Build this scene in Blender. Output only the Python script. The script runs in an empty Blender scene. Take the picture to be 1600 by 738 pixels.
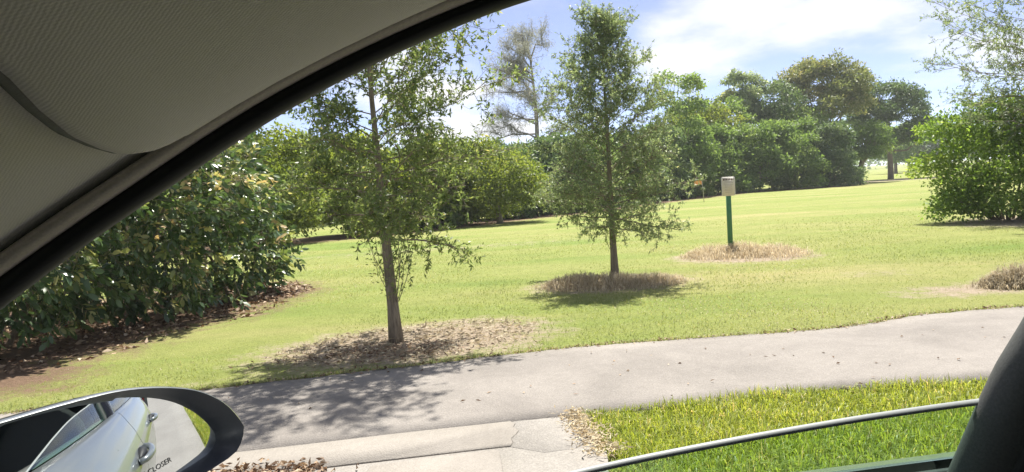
import bpy, math, random
import numpy as np
from mathutils import Vector, Matrix

rng = np.random.default_rng(7)
random.seed(7)
scene = bpy.context.scene
COL = scene.collection
PI = math.pi

# ------------------------------------------------------------------ camera
CAM_H = 1.45
ROLL = math.radians(3.5)
PITCH = math.radians(-3.75)
cam_d = bpy.data.cameras.new('camera')
cam = bpy.data.objects.new('camera', cam_d)
COL.objects.link(cam)
cam_d.sensor_width = 36.0
cam_d.lens = 36.0 * 1150.0 / 1600.0
cam_d.clip_start = 0.01
cam_d.clip_end = 3000
fw = Vector((0, math.cos(PITCH), math.sin(PITCH)))
r0 = Vector((1, 0, 0))
u0 = r0.cross(fw)
rr = math.cos(ROLL) * r0 - math.sin(ROLL) * u0
uu = math.cos(ROLL) * u0 + math.sin(ROLL) * r0
cam.matrix_world = Matrix(((rr.x, uu.x, -fw.x, 0), (rr.y, uu.y, -fw.y, 0),
                           (rr.z, uu.z, -fw.z, CAM_H), (0, 0, 0, 1)))
scene.camera = cam

# ------------------------------------------------------------------ sky, sun, exposure
SUN_EL = math.radians(63)
SUN_AZ = math.radians(14)          # from +Y towards +X
scene.view_settings.view_transform = 'Standard'
scene.view_settings.look = 'None'
scene.view_settings.exposure = 1.46
scene.view_settings.gamma = 1.0
scene.view_settings.use_curve_mapping = False

world = bpy.data.worlds.new('World')
scene.world = world
world.use_nodes = True
wn, wl = world.node_tree.nodes, world.node_tree.links
wn.clear()


def nd(nodes, typ, **kw):
    n = nodes.new(typ)
    for k, v in kw.items():
        setattr(n, k, v)
    return n


w_out = nd(wn, 'ShaderNodeOutputWorld')
w_bg = nd(wn, 'ShaderNodeBackground')
w_bg.inputs['Strength'].default_value = 0.078
w_sky = nd(wn, 'ShaderNodeTexSky', sky_type='NISHITA', sun_disc=False)
w_sky.sun_elevation = SUN_EL
w_sky.sun_rotation = SUN_AZ
w_sky.air_density = 0.42
w_sky.dust_density = 0.1
w_sky.ozone_density = 1.5
w_tc = nd(wn, 'ShaderNodeTexCoord')
w_sep = nd(wn, 'ShaderNodeSeparateXYZ')
wl.new(w_tc.outputs['Generated'], w_sep.inputs[0])
w_add = nd(wn, 'ShaderNodeMath', operation='ADD')
w_add.inputs[1].default_value = 0.22
w_abs = nd(wn, 'ShaderNodeMath', operation='MAXIMUM')
w_abs.inputs[1].default_value = 0.0
wl.new(w_sep.outputs['Z'], w_abs.inputs[0])
wl.new(w_abs.outputs[0], w_add.inputs[0])
w_div = nd(wn, 'ShaderNodeVectorMath', operation='DIVIDE')
w_cmb = nd(wn, 'ShaderNodeCombineXYZ')
for i in range(3):
    wl.new(w_add.outputs[0], w_cmb.inputs[i])
wl.new(w_tc.outputs['Generated'], w_div.inputs[0])
wl.new(w_cmb.outputs[0], w_div.inputs[1])
w_map = nd(wn, 'ShaderNodeMapping')
w_map.inputs['Location'].default_value = (9.1, 8.2, 0)
w_map.inputs['Scale'].default_value = (1.0, 1.0, 0.0)
wl.new(w_div.outputs[0], w_map.inputs[0])
w_noi = nd(wn, 'ShaderNodeTexNoise')
w_noi.inputs['Scale'].default_value = 1.1
w_noi.inputs['Detail'].default_value = 7
w_noi.inputs['Roughness'].default_value = 0.55
wl.new(w_map.outputs[0], w_noi.inputs['Vector'])
w_rmp = nd(wn, 'ShaderNodeMapRange')
w_rmp.interpolation_type = 'SMOOTHSTEP'
w_rmp.inputs[1].default_value = 0.46
w_rmp.inputs[2].default_value = 0.66
w_rmp.inputs[3].default_value = 0.16
wl.new(w_noi.outputs['Fac'], w_rmp.inputs[0])
w_mix = nd(wn, 'ShaderNodeMix', data_type='RGBA')
wl.new(w_rmp.outputs[0], w_mix.inputs[0])
w_hz = nd(wn, 'ShaderNodeMix', data_type='RGBA', blend_type='MULTIPLY')
w_hz.inputs[0].default_value = 1.0
w_hz.inputs[7].default_value = (1.10, 0.97, 1.03, 1)
wl.new(w_sky.outputs[0], w_hz.inputs[6])
wl.new(w_hz.outputs[2], w_mix.inputs[6])
w_mix.inputs[7].default_value = (5.3, 5.3, 5.3, 1)
wl.new(w_mix.outputs[2], w_bg.inputs[0])
wl.new(w_bg.outputs[0], w_out.inputs[0])

sun_d = bpy.data.lights.new('sun', 'SUN')
sun = bpy.data.objects.new('sun', sun_d)
COL.objects.link(sun)
sun_d.energy = 4.3
sun_d.angle = math.radians(0.7)
sun_d.color = (1.0, 0.95, 0.86)
sd = Vector((math.sin(SUN_AZ) * math.cos(SUN_EL), math.cos(SUN_AZ) * math.cos(SUN_EL), math.sin(SUN_EL)))
sun.rotation_euler = sd.to_track_quat('Z', 'Y').to_euler()
sun.location = (0, 0, 30)


# ------------------------------------------------------------------ helpers
def tag(o, label=None, cat=None, group=None, kind=None):
    if label:
        o['label'] = label
    if cat:
        o['category'] = cat
    if group:
        o['group'] = group
    if kind:
        o['kind'] = kind
    return o


def empty(name, loc=(0, 0, 0), rz=0.0):
    o = bpy.data.objects.new(name, None)
    COL.objects.link(o)
    o.location = loc
    o.rotation_euler = (0, 0, rz)
    o.empty_display_size = 0.1
    return o


def np_mesh(name, V, F, mat=None, attrs=None, smooth=False):
    """V (n,3); F list of arrays of shape (m,k) (k = 3 or 4 ...)"""
    V = np.asarray(V, dtype=np.float32)
    if not isinstance(F, (list, tuple)):
        F = [F]
    F = [np.asarray(f, dtype=np.int32) for f in F if len(f)]
    me = bpy.data.meshes.new(name)
    me.vertices.add(len(V))
    me.vertices.foreach_set('co', V.ravel())
    idx = np.concatenate([f.ravel() for f in F])
    tot = np.concatenate([np.full(len(f), f.shape[1], np.int32) for f in F])
    start = np.concatenate([[0], np.cumsum(tot)[:-1]]).astype(np.int32)
    me.loops.add(len(idx))
    me.loops.foreach_set('vertex_index', idx)
    me.polygons.add(len(tot))
    me.polygons.foreach_set('loop_start', start)
    me.polygons.foreach_set('loop_total', tot)
    if smooth:
        me.polygons.foreach_set('use_smooth', np.ones(len(tot), bool))
    if attrs:
        for k, a in attrs.items():
            at = me.attributes.new(k, 'FLOAT', 'POINT')
            at.data.foreach_set('value', np.asarray(a, np.float32))
    me.update(calc_edges=True)
    me.validate()
    if mat:
        me.materials.append(mat)
    return me


def obj(name, me, parent=None, loc=None):
    o = bpy.data.objects.new(name, me)
    COL.objects.link(o)
    if parent is not None:
        o.parent = parent
    if loc is not None:
        o.location = loc
    return o


class MB:
    """collects vertices / faces of one mesh"""
    def __init__(self):
        self.V, self.Q, self.T, self.n, self.A = [], [], [], 0, []

    def add(self, V, Q=None, T=None, a=0.0):
        V = np.asarray(V, float).reshape(-1, 3)
        if Q is not None and len(Q):
            self.Q.append(np.asarray(Q, int).reshape(-1, 4) + self.n)
        if T is not None and len(T):
            self.T.append(np.asarray(T, int).reshape(-1, 3) + self.n)
        self.V.append(V)
        self.A.append(np.broadcast_to(np.asarray(a, float), (len(V),)))
        self.n += len(V)

    def tube(self, pts, rad, k=6, cap=True, a=0.0):
        pts = np.asarray(pts, float)
        m = len(pts)
        rad = np.broadcast_to(np.asarray(rad, float), (m,))
        tan = np.gradient(pts, axis=0)
        tan /= np.linalg.norm(tan, axis=1)[:, None] + 1e-9
        ref = np.array([0.0, 0, 1]) if abs(tan[0][2]) < 0.9 else np.array([1.0, 0, 0])
        x = np.cross(tan, ref)
        x /= np.linalg.norm(x, axis=1)[:, None] + 1e-9
        y = np.cross(tan, x)
        an = np.linspace(0, 2 * PI, k, endpoint=False)
        V = pts[:, None, :] + rad[:, None, None] * (np.cos(an)[None, :, None] * x[:, None, :] + np.sin(an)[None, :, None] * y[:, None, :])
        V = V.reshape(-1, 3)
        i = np.arange(m - 1)[:, None] * k
        j = np.arange(k)[None, :]
        j2 = (j + 1) % k
        Q = np.stack([i + j, i + j2, i + k + j2, i + k + j], -1).reshape(-1, 4)
        if cap:
            V = np.vstack([V, pts[0], pts[-1]])
            jj = np.arange(k)
            T = np.vstack([np.stack([np.full(k, m * k), (jj + 1) % k, jj], -1),
                           np.stack([np.full(k, m * k + 1), (m - 1) * k + jj, (m - 1) * k + (jj + 1) % k], -1)])
            self.add(V, Q, T, a)
        else:
            self.add(V, Q, None, a)

    def box(self, lo, hi, a=0.0):
        (x0, y0, z0), (x1, y1, z1) = lo, hi
        V = [(x, y, z) for z in (z0, z1) for y in (y0, y1) for x in (x0, x1)]
        Q = [(0, 2, 3, 1), (4, 5, 7, 6), (0, 1, 5, 4), (2, 6, 7, 3), (0, 4, 6, 2), (1, 3, 7, 5)]
        self.add(V, Q, None, a)

    def grid(self, G, flip=False, a=0.0):
        G = np.asarray(G, float)
        m, n = G.shape[:2]
        i = np.arange(m - 1)[:, None] * n
        j = np.arange(n - 1)[None, :]
        Q = np.stack([i + j, i + j + 1, i + n + j + 1, i + n + j], -1).reshape(-1, 4)
        if flip:
            Q = Q[:, ::-1]
        self.add(G.reshape(-1, 3), Q, None, a)

    def mesh(self, name, mat, smooth=False):
        V = np.vstack(self.V)
        return np_mesh(name, V, [f for f in ([np.vstack(self.Q)] if self.Q else []) + ([np.vstack(self.T)] if self.T else [])],
                       mat, {'rnd': np.concatenate(self.A)}, smooth)

    def build(self, name, mat, parent=None, smooth=False):
        return obj(name, self.mesh(name, mat, smooth), parent)


def unit(a):
    a = np.asarray(a, float)
    return a / (np.linalg.norm(a, axis=-1, keepdims=True) + 1e-9)


# ------------------------------------------------------------------ materials
def mat_new(name):
    m = bpy.data.materials.new(name)
    m.use_nodes = True
    n, l = m.node_tree.nodes, m.node_tree.links
    n.clear()
    out = nd(n, 'ShaderNodeOutputMaterial')
    return m, n, l, out


def ramp(n, stops):
    r = nd(n, 'ShaderNodeValToRGB')
    e = r.color_ramp.elements
    while len(e) > 1:
        e.remove(e[-1])
    e[0].position = stops[0][0]
    e[0].color = (*stops[0][1], 1)
    for p, c in stops[1:]:
        x = e.new(p)
        x.color = (*c, 1)
    return r


def noise(n, l, vec, scale, detail=4, rough=0.55, dist=0.0):
    t = nd(n, 'ShaderNodeTexNoise')
    t.inputs['Scale'].default_value = scale
    t.inputs['Detail'].default_value = detail
    t.inputs['Roughness'].default_value = rough
    t.inputs['Distortion'].default_value = dist
    if vec is not None:
        l.new(vec, t.inputs['Vector'])
    return t


def mixc(n, l, fac, a, b, blend='MIX'):
    m = nd(n, 'ShaderNodeMix', data_type='RGBA', blend_type=blend)
    if isinstance(fac, (int, float)):
        m.inputs[0].default_value = fac
    else:
        l.new(fac, m.inputs[0])
    for k, v in ((6, a), (7, b)):
        if isinstance(v, tuple):
            m.inputs[k].default_value = (*v, 1)
        else:
            l.new(v, m.inputs[k])
    return m.outputs[2]


def math_n(n, l, op, a, b=None, clamp=False):
    m = nd(n, 'ShaderNodeMath', operation=op, use_clamp=clamp)
    for k, v in ((0, a), (1, b)):
        if v is None:
            continue
        if isinstance(v, (int, float)):
            m.inputs[k].default_value = v
        else:
            l.new(v, m.inputs[k])
    return m.outputs[0]


def bump(n, l, h, strength, dist):
    b = nd(n, 'ShaderNodeBump')
    b.inputs['Strength'].default_value = strength
    b.inputs['Distance'].default_value = dist
    l.new(h, b.inputs['Height'])
    return b.outputs[0]


def simple_mat(name, col, rough=0.6, metal=0.0, nscale=30.0, namp=0.15, bumps=0.0, bdist=0.002, coat=0.0, spec=0.5):
    m, n, l, out = mat_new(name)
    p = nd(n, 'ShaderNodeBsdfPrincipled')
    tc = nd(n, 'ShaderNodeTexCoord')
    t = noise(n, l, tc.outputs['Object'], nscale, 5)
    d = tuple(c * (1 - namp) for c in col)
    b = tuple(min(1, c * (1 + namp)) for c in col)
    l.new(mixc(n, l, t.outputs['Fac'], d, b), p.inputs['Base Color'])
    p.inputs['Roughness'].default_value = rough
    p.inputs['Metallic'].default_value = metal
    p.inputs['Coat Weight'].default_value = coat
    p.inputs['Specular IOR Level'].default_value = spec
    if bumps:
        l.new(bump(n, l, t.outputs['Fac'], bumps, bdist), p.inputs['Normal'])
    l.new(p.outputs[0], out.inputs[0])
    return m


def leaf_mat(name, stops, trans=0.45, rough=0.45, spec=0.4, tcol=(1.25, 1.2, 0.75)):
    """leaf colour runs through 'stops' by the per-leaf attribute rnd"""
    m, n, l, out = mat_new(name)
    at = nd(n, 'ShaderNodeAttribute', attribute_name='rnd')
    r = ramp(n, stops)
    l.new(at.outputs['Fac'], r.inputs[0])
    p = nd(n, 'ShaderNodeBsdfPrincipled')
    l.new(r.outputs[0], p.inputs['Base Color'])
    p.inputs['Roughness'].default_value = rough
    p.inputs['Specular IOR Level'].default_value = spec
    t = nd(n, 'ShaderNodeBsdfTranslucent')
    l.new(mixc(n, l, 1.0, r.outputs[0], tcol, 'MULTIPLY'), t.inputs[0])
    mx = nd(n, 'ShaderNodeMixShader')
    mx.inputs[0].default_value = trans
    l.new(p.outputs[0], mx.inputs[1])
    l.new(t.outputs[0], mx.inputs[2])
    l.new(mx.outputs[0], out.inputs[0])
    return m


def bark_mat(name, a, b):
    m, n, l, out = mat_new(name)
    p = nd(n, 'ShaderNodeBsdfPrincipled')
    tc = nd(n, 'ShaderNodeTexCoord')
    mp = nd(n, 'ShaderNodeMapping')
    mp.inputs['Scale'].default_value = (40, 40, 7)
    l.new(tc.outputs['Object'], mp.inputs[0])
    t = noise(n, l, mp.outputs[0], 1.0, 6, 0.65)
    r = ramp(n, [(0.3, a), (0.7, b)])
    l.new(t.outputs['Fac'], r.inputs[0])
    l.new(r.outputs[0], p.inputs['Base Color'])
    p.inputs['Roughness'].default_value = 0.9
    l.new(bump(n, l, t.outputs['Fac'], 0.8, 0.02), p.inputs['Normal'])
    l.new(p.outputs[0], out.inputs[0])
    return m


M = {}
M['bark'] = bark_mat('bark', (0.12, 0.095, 0.065), (0.32, 0.27, 0.20))
M['bark_grey'] = bark_mat('bark_grey', (0.16, 0.14, 0.12), (0.36, 0.33, 0.29))
M['oak_leaf'] = leaf_mat('oak_leaf', [(0, (0.105, 0.159, 0.061)), (0.5, (0.187, 0.254, 0.100)), (0.85, (0.302, 0.362, 0.154)), (1, (0.452, 0.405, 0.170))], 0.54, 0.4, 0.5)
M['oak_leaf_grey'] = leaf_mat('oak_leaf_grey', [(0, (0.139, 0.204, 0.109)), (0.5, (0.237, 0.310, 0.180)), (0.85, (0.361, 0.434, 0.254)), (1, (0.528, 0.519, 0.325))], 0.54, 0.42, 0.5)
M['shrub_leaf'] = leaf_mat('shrub_leaf', [(0, (0.050, 0.093, 0.043)), (0.55, (0.090, 0.152, 0.057)), (0.8, (0.192, 0.256, 0.081)), (0.9, (0.384, 0.403, 0.163)), (0.97, (0.552, 0.525, 0.275)), (1, (0.540, 0.403, 0.225))], 0.34, 0.32, 0.6)
M['bright_leaf'] = leaf_mat('bright_leaf', [(0, (0.110, 0.202, 0.042)), (0.6, (0.204, 0.310, 0.061)), (1, (0.332, 0.401, 0.103))], 0.60, 0.45, 0.4)
M['hedge_leaf'] = leaf_mat('hedge_leaf', [(0, (0.103, 0.181, 0.052)), (0.6, (0.193, 0.291, 0.085)), (1, (0.325, 0.416, 0.144))], 0.52, 0.5, 0.4)
M['lime_leaf'] = leaf_mat('lime_leaf', [(0, (0.113, 0.160, 0.030)), (0.6, (0.208, 0.268, 0.052)), (1, (0.323, 0.339, 0.089))], 0.56, 0.5, 0.35)
M['dark_leaf'] = leaf_mat('dark_leaf', [(0, (0.065, 0.115, 0.051)), (0.6, (0.122, 0.192, 0.083)), (1, (0.219, 0.287, 0.127))], 0.42, 0.5, 0.4)
M['olive_leaf'] = leaf_mat('olive_leaf', [(0, (0.098, 0.129, 0.051)), (0.5, (0.194, 0.235, 0.092)), (0.85, (0.310, 0.307, 0.136)), (1, (0.427, 0.376, 0.183))], 0.45, 0.5, 0.35)
M['pale_leaf'] = leaf_mat('pale_leaf', [(0, (0.20, 0.21, 0.17)), (0.6, (0.30, 0.31, 0.26)), (1, (0.42, 0.41, 0.36))], 0.5, 0.6, 0.3, (1.05, 1.05, 0.95))
M['straw'] = leaf_mat('straw', [(0, (0.314, 0.255, 0.174)), (0.5, (0.515, 0.447, 0.313)), (1, (0.694, 0.626, 0.464))], 0.38, 0.7, 0.2, (1.1, 1.0, 0.85))
M['straw_grey'] = leaf_mat('straw_grey', [(0, (0.220, 0.188, 0.131)), (0.5, (0.374, 0.325, 0.234)), (1, (0.528, 0.479, 0.353))], 0.35, 0.7, 0.2, (1.1, 1.0, 0.85))
M['dead_leaf'] = leaf_mat('dead_leaf', [(0, (0.10, 0.06, 0.036)), (0.5, (0.22, 0.145, 0.092)), (0.85, (0.36, 0.26, 0.165)), (1, (0.5, 0.41, 0.30))], 0.15, 0.6, 0.3, (1.1, 0.9, 0.7))
M['lawn_blade'] = leaf_mat('lawn_blade', [(0, (0.180, 0.222, 0.068)), (0.6, (0.284, 0.319, 0.112)), (0.85, (0.406, 0.386, 0.204)), (1, (0.600, 0.504, 0.384))], 0.35, 0.6, 0.2, (1.2, 1.2, 0.6))
M['long_blade'] = leaf_mat('long_blade', [(0, (0.182, 0.256, 0.042)), (0.55, (0.325, 0.378, 0.072)), (0.85, (0.429, 0.445, 0.120)), (0.94, (0.520, 0.464, 0.192)), (1, (0.650, 0.512, 0.312))], 0.55, 0.45, 0.4, (1.2, 1.15, 0.6))


def ground_mat():
    m, n, l, out = mat_new('mown_grass_ground')
    tc = nd(n, 'ShaderNodeTexCoord')
    P = tc.outputs['Object']
    p = nd(n, 'ShaderNodeBsdfPrincipled')
    # big soft patches stretched along the path, mid patches and fine blade noise
    mp = nd(n, 'ShaderNodeMapping')
    mp.inputs['Rotation'].default_value = (0, 0, math.radians(-16))
    mp.inputs['Scale'].default_value = (0.10, 0.34, 1)
    l.new(P, mp.inputs[0])
    big = noise(n, l, mp.outputs[0], 1.0, 5, 0.6, 0.6)
    rb = ramp(n, [(0.30, (0.15, 0.215, 0.045)), (0.46, (0.216, 0.250, 0.070)), (0.60, (0.254, 0.264, 0.092)), (0.74, (0.34, 0.30, 0.14))])
    l.new(big.outputs['Fac'], rb.inputs[0])
    mid = noise(n, l, P, 1.7, 6, 0.7)
    c = mixc(n, l, 0.85, rb.outputs[0], mixc(n, l, mid.outputs['Fac'], (0.62, 0.68, 0.55), (1.35, 1.28, 1.4)), 'MULTIPLY')
    mp2 = nd(n, 'ShaderNodeMapping')
    mp2.inputs['Rotation'].default_value = (0, 0, math.radians(10))
    mp2.inputs['Scale'].default_value = (18, 45, 30)
    l.new(P, mp2.inputs[0])
    fine = noise(n, l, mp2.outputs[0], 1.0, 5, 0.8)
    c = mixc(n, l, 0.8, c, mixc(n, l, fine.outputs['Fac'], (0.35, 0.4, 0.3), (1.6, 1.55, 1.6)), 'MULTIPLY')
    # bare and littered soil
    a1 = nd(n, 'ShaderNodeAttribute', attribute_name='dirt')
    a2 = nd(n, 'ShaderNodeAttribute', attribute_name='litter')
    n1 = noise(n, l, P, 3.2, 8, 0.75)
    n2 = noise(n, l, P, 26.0, 6, 0.75)
    wob = math_n(n, l, 'ADD', math_n(n, l, 'MULTIPLY', math_n(n, l, 'SUBTRACT', n1.outputs['Fac'], 0.5), 1.5),
                 math_n(n, l, 'MULTIPLY', math_n(n, l, 'SUBTRACT', n2.outputs['Fac'], 0.5), 0.9))
    for at, stops in ((a1, [(0.25, (0.18, 0.138, 0.098)), (0.5, (0.32, 0.26, 0.192)), (0.75, (0.45, 0.38, 0.295))]),
                      (a2, [(0.25, (0.07, 0.045, 0.03)), (0.5, (0.16, 0.105, 0.07)), (0.75, (0.30, 0.21, 0.14))])):
        mr = nd(n, 'ShaderNodeMapRange')
        mr.inputs[1].default_value = 0.30
        mr.inputs[2].default_value = 0.72
        l.new(math_n(n, l, 'ADD', at.outputs['Fac'], math_n(n, l, 'MULTIPLY', wob, math_n(n, l, 'MINIMUM', math_n(n, l, 'MULTIPLY', at.outputs['Fac'], 3.0), 1.0))), mr.inputs[0])
        r = ramp(n, stops)
        l.new(math_n(n, l, 'ADD', math_n(n, l, 'MULTIPLY', n2.outputs['Fac'], 0.65), math_n(n, l, 'MULTIPLY', n1.outputs['Fac'], 0.35)), r.inputs[0])
        c = mixc(n, l, mr.outputs[0], c, r.outputs[0])
    l.new(c, p.inputs['Base Color'])
    p.inputs['Roughness'].default_value = 0.9
    p.inputs['Specular IOR Level'].default_value = 0.15
    hb = math_n(n, l, 'ADD', fine.outputs['Fac'], math_n(n, l, 'MULTIPLY', n2.outputs['Fac'], 0.8))
    l.new(bump(n, l, hb, 0.9, 0.03), p.inputs['Normal'])
    l.new(p.outputs[0], out.inputs[0])
    return m


def paving_mat(name, a, b, speck, sc=1.0, streak=False):
    m, n, l, out = mat_new(name)
    tc = nd(n, 'ShaderNodeTexCoord')
    P = tc.outputs['Object']
    p = nd(n, 'ShaderNodeBsdfPrincipled')
    t1 = noise(n, l, P, 0.9 * sc, 6, 0.65, 0.4)
    t2 = noise(n, l, P, 14 * sc, 6, 0.7)
    t3 = noise(n, l, P, 120, 3, 0.7)
    vo = nd(n, 'ShaderNodeTexVoronoi')
    vo.inputs['Scale'].default_value = 85
    l.new(P, vo.inputs['Vector'])
    r = ramp(n, [(0.3, a), (0.7, b)])
    l.new(t1.outputs['Fac'], r.inputs[0])
    c = mixc(n, l, 0.7, r.outputs[0], mixc(n, l, t2.outputs['Fac'], (0.75, 0.75, 0.75), (1.2, 1.2, 1.2)), 'MULTIPLY')
    c = mixc(n, l, speck, c, mixc(n, l, t3.outputs['Fac'], (0.3, 0.3, 0.3), (1.7, 1.7, 1.7)), 'MULTIPLY')
    c = mixc(n, l, speck * 0.8, c, mixc(n, l, vo.outputs['Distance'], (0.6, 0.6, 0.6), (1.5, 1.5, 1.5)), 'MULTIPLY')
    if streak:
        mp = nd(n, 'ShaderNodeMapping')
        mp.inputs['Rotation'].default_value = (0, 0, math.radians(-9))
        mp.inputs['Scale'].default_value = (30, 3, 1)
        l.new(P, mp.inputs[0])
        t4 = noise(n, l, mp.outputs[0], 1.0, 4, 0.7)
        c = mixc(n, l, 0.35, c, mixc(n, l, t4.outputs['Fac'], (0.7, 0.68, 0.66), (1.25, 1.25, 1.25)), 'MULTIPLY')
    l.new(c, p.inputs['Base Color'])
    p.inputs['Roughness'].default_value = 0.85
    p.inputs['Specular IOR Level'].default_value = 0.3
    h = math_n(n, l, 'ADD', t3.outputs['Fac'], math_n(n, l, 'MULTIPLY', vo.outputs['Distance'], 0.8))
    l.new(bump(n, l, h, 0.6, 0.006), p.inputs['Normal'])
    l.new(p.outputs[0], out.inputs[0])
    return m


M['ground'] = ground_mat()
M['path'] = paving_mat('worn_asphalt', (0.158, 0.144, 0.130), (0.245, 0.225, 0.204), 0.45)
M['concrete'] = paving_mat('concrete', (0.215, 0.197, 0.174), (0.275, 0.253, 0.226), 0.25, 1.5, True)
M['concrete_rough'] = paving_mat('rough_concrete', (0.20, 0.187, 0.168), (0.26, 0.243, 0.222), 0.5, 1.6)
M['road'] = paving_mat('road_asphalt', (0.17, 0.16, 0.152), (0.22, 0.21, 0.2), 0.4)
M['soil'] = simple_mat('soil', (0.06, 0.042, 0.03), 0.95, 0, 60, 0.6, 0.6, 0.01)


def fabric_mat(name, col, scale):
    m, n, l, out = mat_new(name)
    tc = nd(n, 'ShaderNodeTexCoord')
    mp = nd(n, 'ShaderNodeMapping')
    mp.inputs['Rotation'].default_value = (0, 0, math.radians(8))
    l.new(tc.outputs['Object'], mp.inputs[0])
    sep = nd(n, 'ShaderNodeSeparateXYZ')
    jit = noise(n, l, mp.outputs[0], 170, 2, 0.5)
    l.new(mp.outputs[0], sep.inputs[0])
    sx = math_n(n, l, 'SINE', math_n(n, l, 'ADD', math_n(n, l, 'MULTIPLY', sep.outputs['X'], scale), math_n(n, l, 'MULTIPLY', jit.outputs['Fac'], 2.6)))
    sy = math_n(n, l, 'SINE', math_n(n, l, 'ADD', math_n(n, l, 'MULTIPLY', sep.outputs['Y'], scale * 1.25), math_n(n, l, 'MULTIPLY', jit.outputs['Fac'], 2.6)))
    w = math_n(n, l, 'MULTIPLY', sx, sy)
    fib = noise(n, l, tc.outputs['Object'], 900, 3, 0.7)
    h = math_n(n, l, 'ADD', math_n(n, l, 'MULTIPLY', w, 0.5), math_n(n, l, 'MULTIPLY', fib.outputs['Fac'], 0.9))
    p = nd(n, 'ShaderNodeBsdfPrincipled')
    sc = math_n(n, l, 'ADD', math_n(n, l, 'MULTIPLY', h, 0.22), 0.89)
    l.new(mixc(n, l, 1.0, col, sc, 'MULTIPLY'), p.inputs['Base Color'])
    p.inputs['Roughness'].default_value = 0.95
    p.inputs['Specular IOR Level'].default_value = 0.1
    p.inputs['Sheen Weight'].default_value = 0.15
    l.new(bump(n, l, h, 0.32, 0.0009), p.inputs['Normal'])
    l.new(p.outputs[0], out.inputs[0])
    return m


M['headliner'] = fabric_mat('headliner_fabric', (0.66, 0.615, 0.61), 2 * PI / 0.0036)
M['pillar_fabric'] = fabric_mat('pillar_fabric', (0.66, 0.615, 0.61), 2 * PI / 0.0038)
M['weatherstrip'] = simple_mat('weatherstrip', (0.55, 0.48, 0.45), 0.8, 0, 500, 0.25, 0.3, 0.0006, 0, 0.2)
M['black_trim'] = simple_mat('black_trim', (0.012, 0.013, 0.016), 0.55, 0, 400, 0.3, 0.15, 0.0004, 0, 0.35)
M['black_gloss'] = simple_mat('black_gloss', (0.01, 0.01, 0.012), 0.15, 0, 60, 0.1)
M['dark_plastic'] = simple_mat('dark_plastic', (0.085, 0.088, 0.085), 0.62, 0, 420, 0.4, 0.35, 0.0008, 0, 0.35)
M['bezel'] = simple_mat('mirror_bezel', (0.028, 0.032, 0.042), 0.45, 0, 300, 0.2, 0.15, 0.0005)
M['paint'] = simple_mat('silver_paint', (0.19, 0.207, 0.215), 0.3, 0.6, 900, 0.06, 0, 0, 0.8)
M['chrome'] = simple_mat('chrome', (0.8, 0.8, 0.82), 0.08, 1.0, 50, 0.03)
M['seat'] = simple_mat('seat_fabric', (0.12, 0.12, 0.118), 0.9, 0, 300, 0.15, 0.3, 0.001)
M['tyre'] = simple_mat('tyre_rubber', (0.02, 0.02, 0.02), 0.85, 0, 90, 0.3, 0.2, 0.002)
M['lamp_red'] = simple_mat('tail_lamp', (0.35, 0.02, 0.02), 0.15, 0, 40, 0.1)
M['lamp_clear'] = simple_mat('head_lamp', (0.6, 0.62, 0.65), 0.1, 0.3, 40, 0.1)
M['glass_edge'] = simple_mat('glass_edge', (0.22, 0.24, 0.24), 0.5, 0.0, 200, 0.12)
M['green_paint'] = simple_mat('green_post_paint', (0.045, 0.17, 0.065), 0.5, 0, 14, 0.35, 0.1, 0.002)
M['sign_face'] = simple_mat('sign_face', (0.62, 0.57, 0.49), 0.5, 0, 9, 0.06)
M['sign_rim'] = simple_mat('sign_rim', (0.72, 0.69, 0.62), 0.5, 0, 9, 0.05)
M['sign_ink'] = simple_mat('sign_ink', (0.11, 0.06, 0.05), 0.6, 0, 40, 0.2)
M['sign_small_ink'] = simple_mat('sign_small_ink', (0.40, 0.34, 0.29), 0.6, 0, 40, 0.2)
M['flag'] = simple_mat('flag_cloth', (0.75, 0.30, 0.09), 0.8, 0, 12, 0.15)
M['pole'] = simple_mat('flag_pole', (0.45, 0.42, 0.34), 0.5, 0, 30, 0.1)


def glass_mat(name, tint, refl=1.0):
    m, n, l, out = mat_new(name)
    tr = nd(n, 'ShaderNodeBsdfTransparent')
    tr.inputs[0].default_value = (*tint, 1)
    gl = nd(n, 'ShaderNodeBsdfGlossy')
    gl.inputs['Roughness'].default_value = 0.0
    gl.inputs['Color'].default_value = (refl, refl, refl, 1)
    lw = nd(n, 'ShaderNodeLayerWeight')
    lw.inputs['Blend'].default_value = 0.5
    f5 = math_n(n, l, 'POWER', lw.outputs['Facing'], 5.0)
    fr = math_n(n, l, 'ADD', math_n(n, l, 'MULTIPLY', f5, 0.92), 0.07)
    mx = nd(n, 'ShaderNodeMixShader')
    l.new(fr, mx.inputs[0])
    l.new(tr.outputs[0], mx.inputs[1])
    l.new(gl.outputs[0], mx.inputs[2])
    l.new(mx.outputs[0], out.inputs[0])
    return m


M['window_glass'] = glass_mat('tinted_window_glass', (0.63, 0.83, 0.74))
M['windscreen'] = glass_mat('windscreen_glass', (0.30, 0.36, 0.34))  # out of view; tint deepened to cut light reaching the headliner
M['dark_glass'] = glass_mat('privacy_glass', (0.14, 0.17, 0.165))
m_, n_, l_, o_ = mat_new('mirror_silver')
g_ = nd(n_, 'ShaderNodeBsdfPrincipled')
g_.inputs['Metallic'].default_value = 1.0
g_.inputs['Roughness'].default_value = 0.012
g_.inputs['Base Color'].default_value = (0.80, 0.84, 0.84, 1)
l_.new(g_.outputs[0], o_.inputs[0])
M['mirror'] = m_


# ================================================================== GROUND
def ell(x, y, cx, cy, rx, ry, rot, soft=0.5):
    c, s = math.cos(rot), math.sin(rot)
    dx, dy = x - cx, y - cy
    a, b = (dx * c + dy * s) / rx, (-dx * s + dy * c) / ry
    d = np.sqrt(a * a + b * b)
    return np.clip(0.5 + (1 - d) / soft * 0.5, 0, 1)


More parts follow.
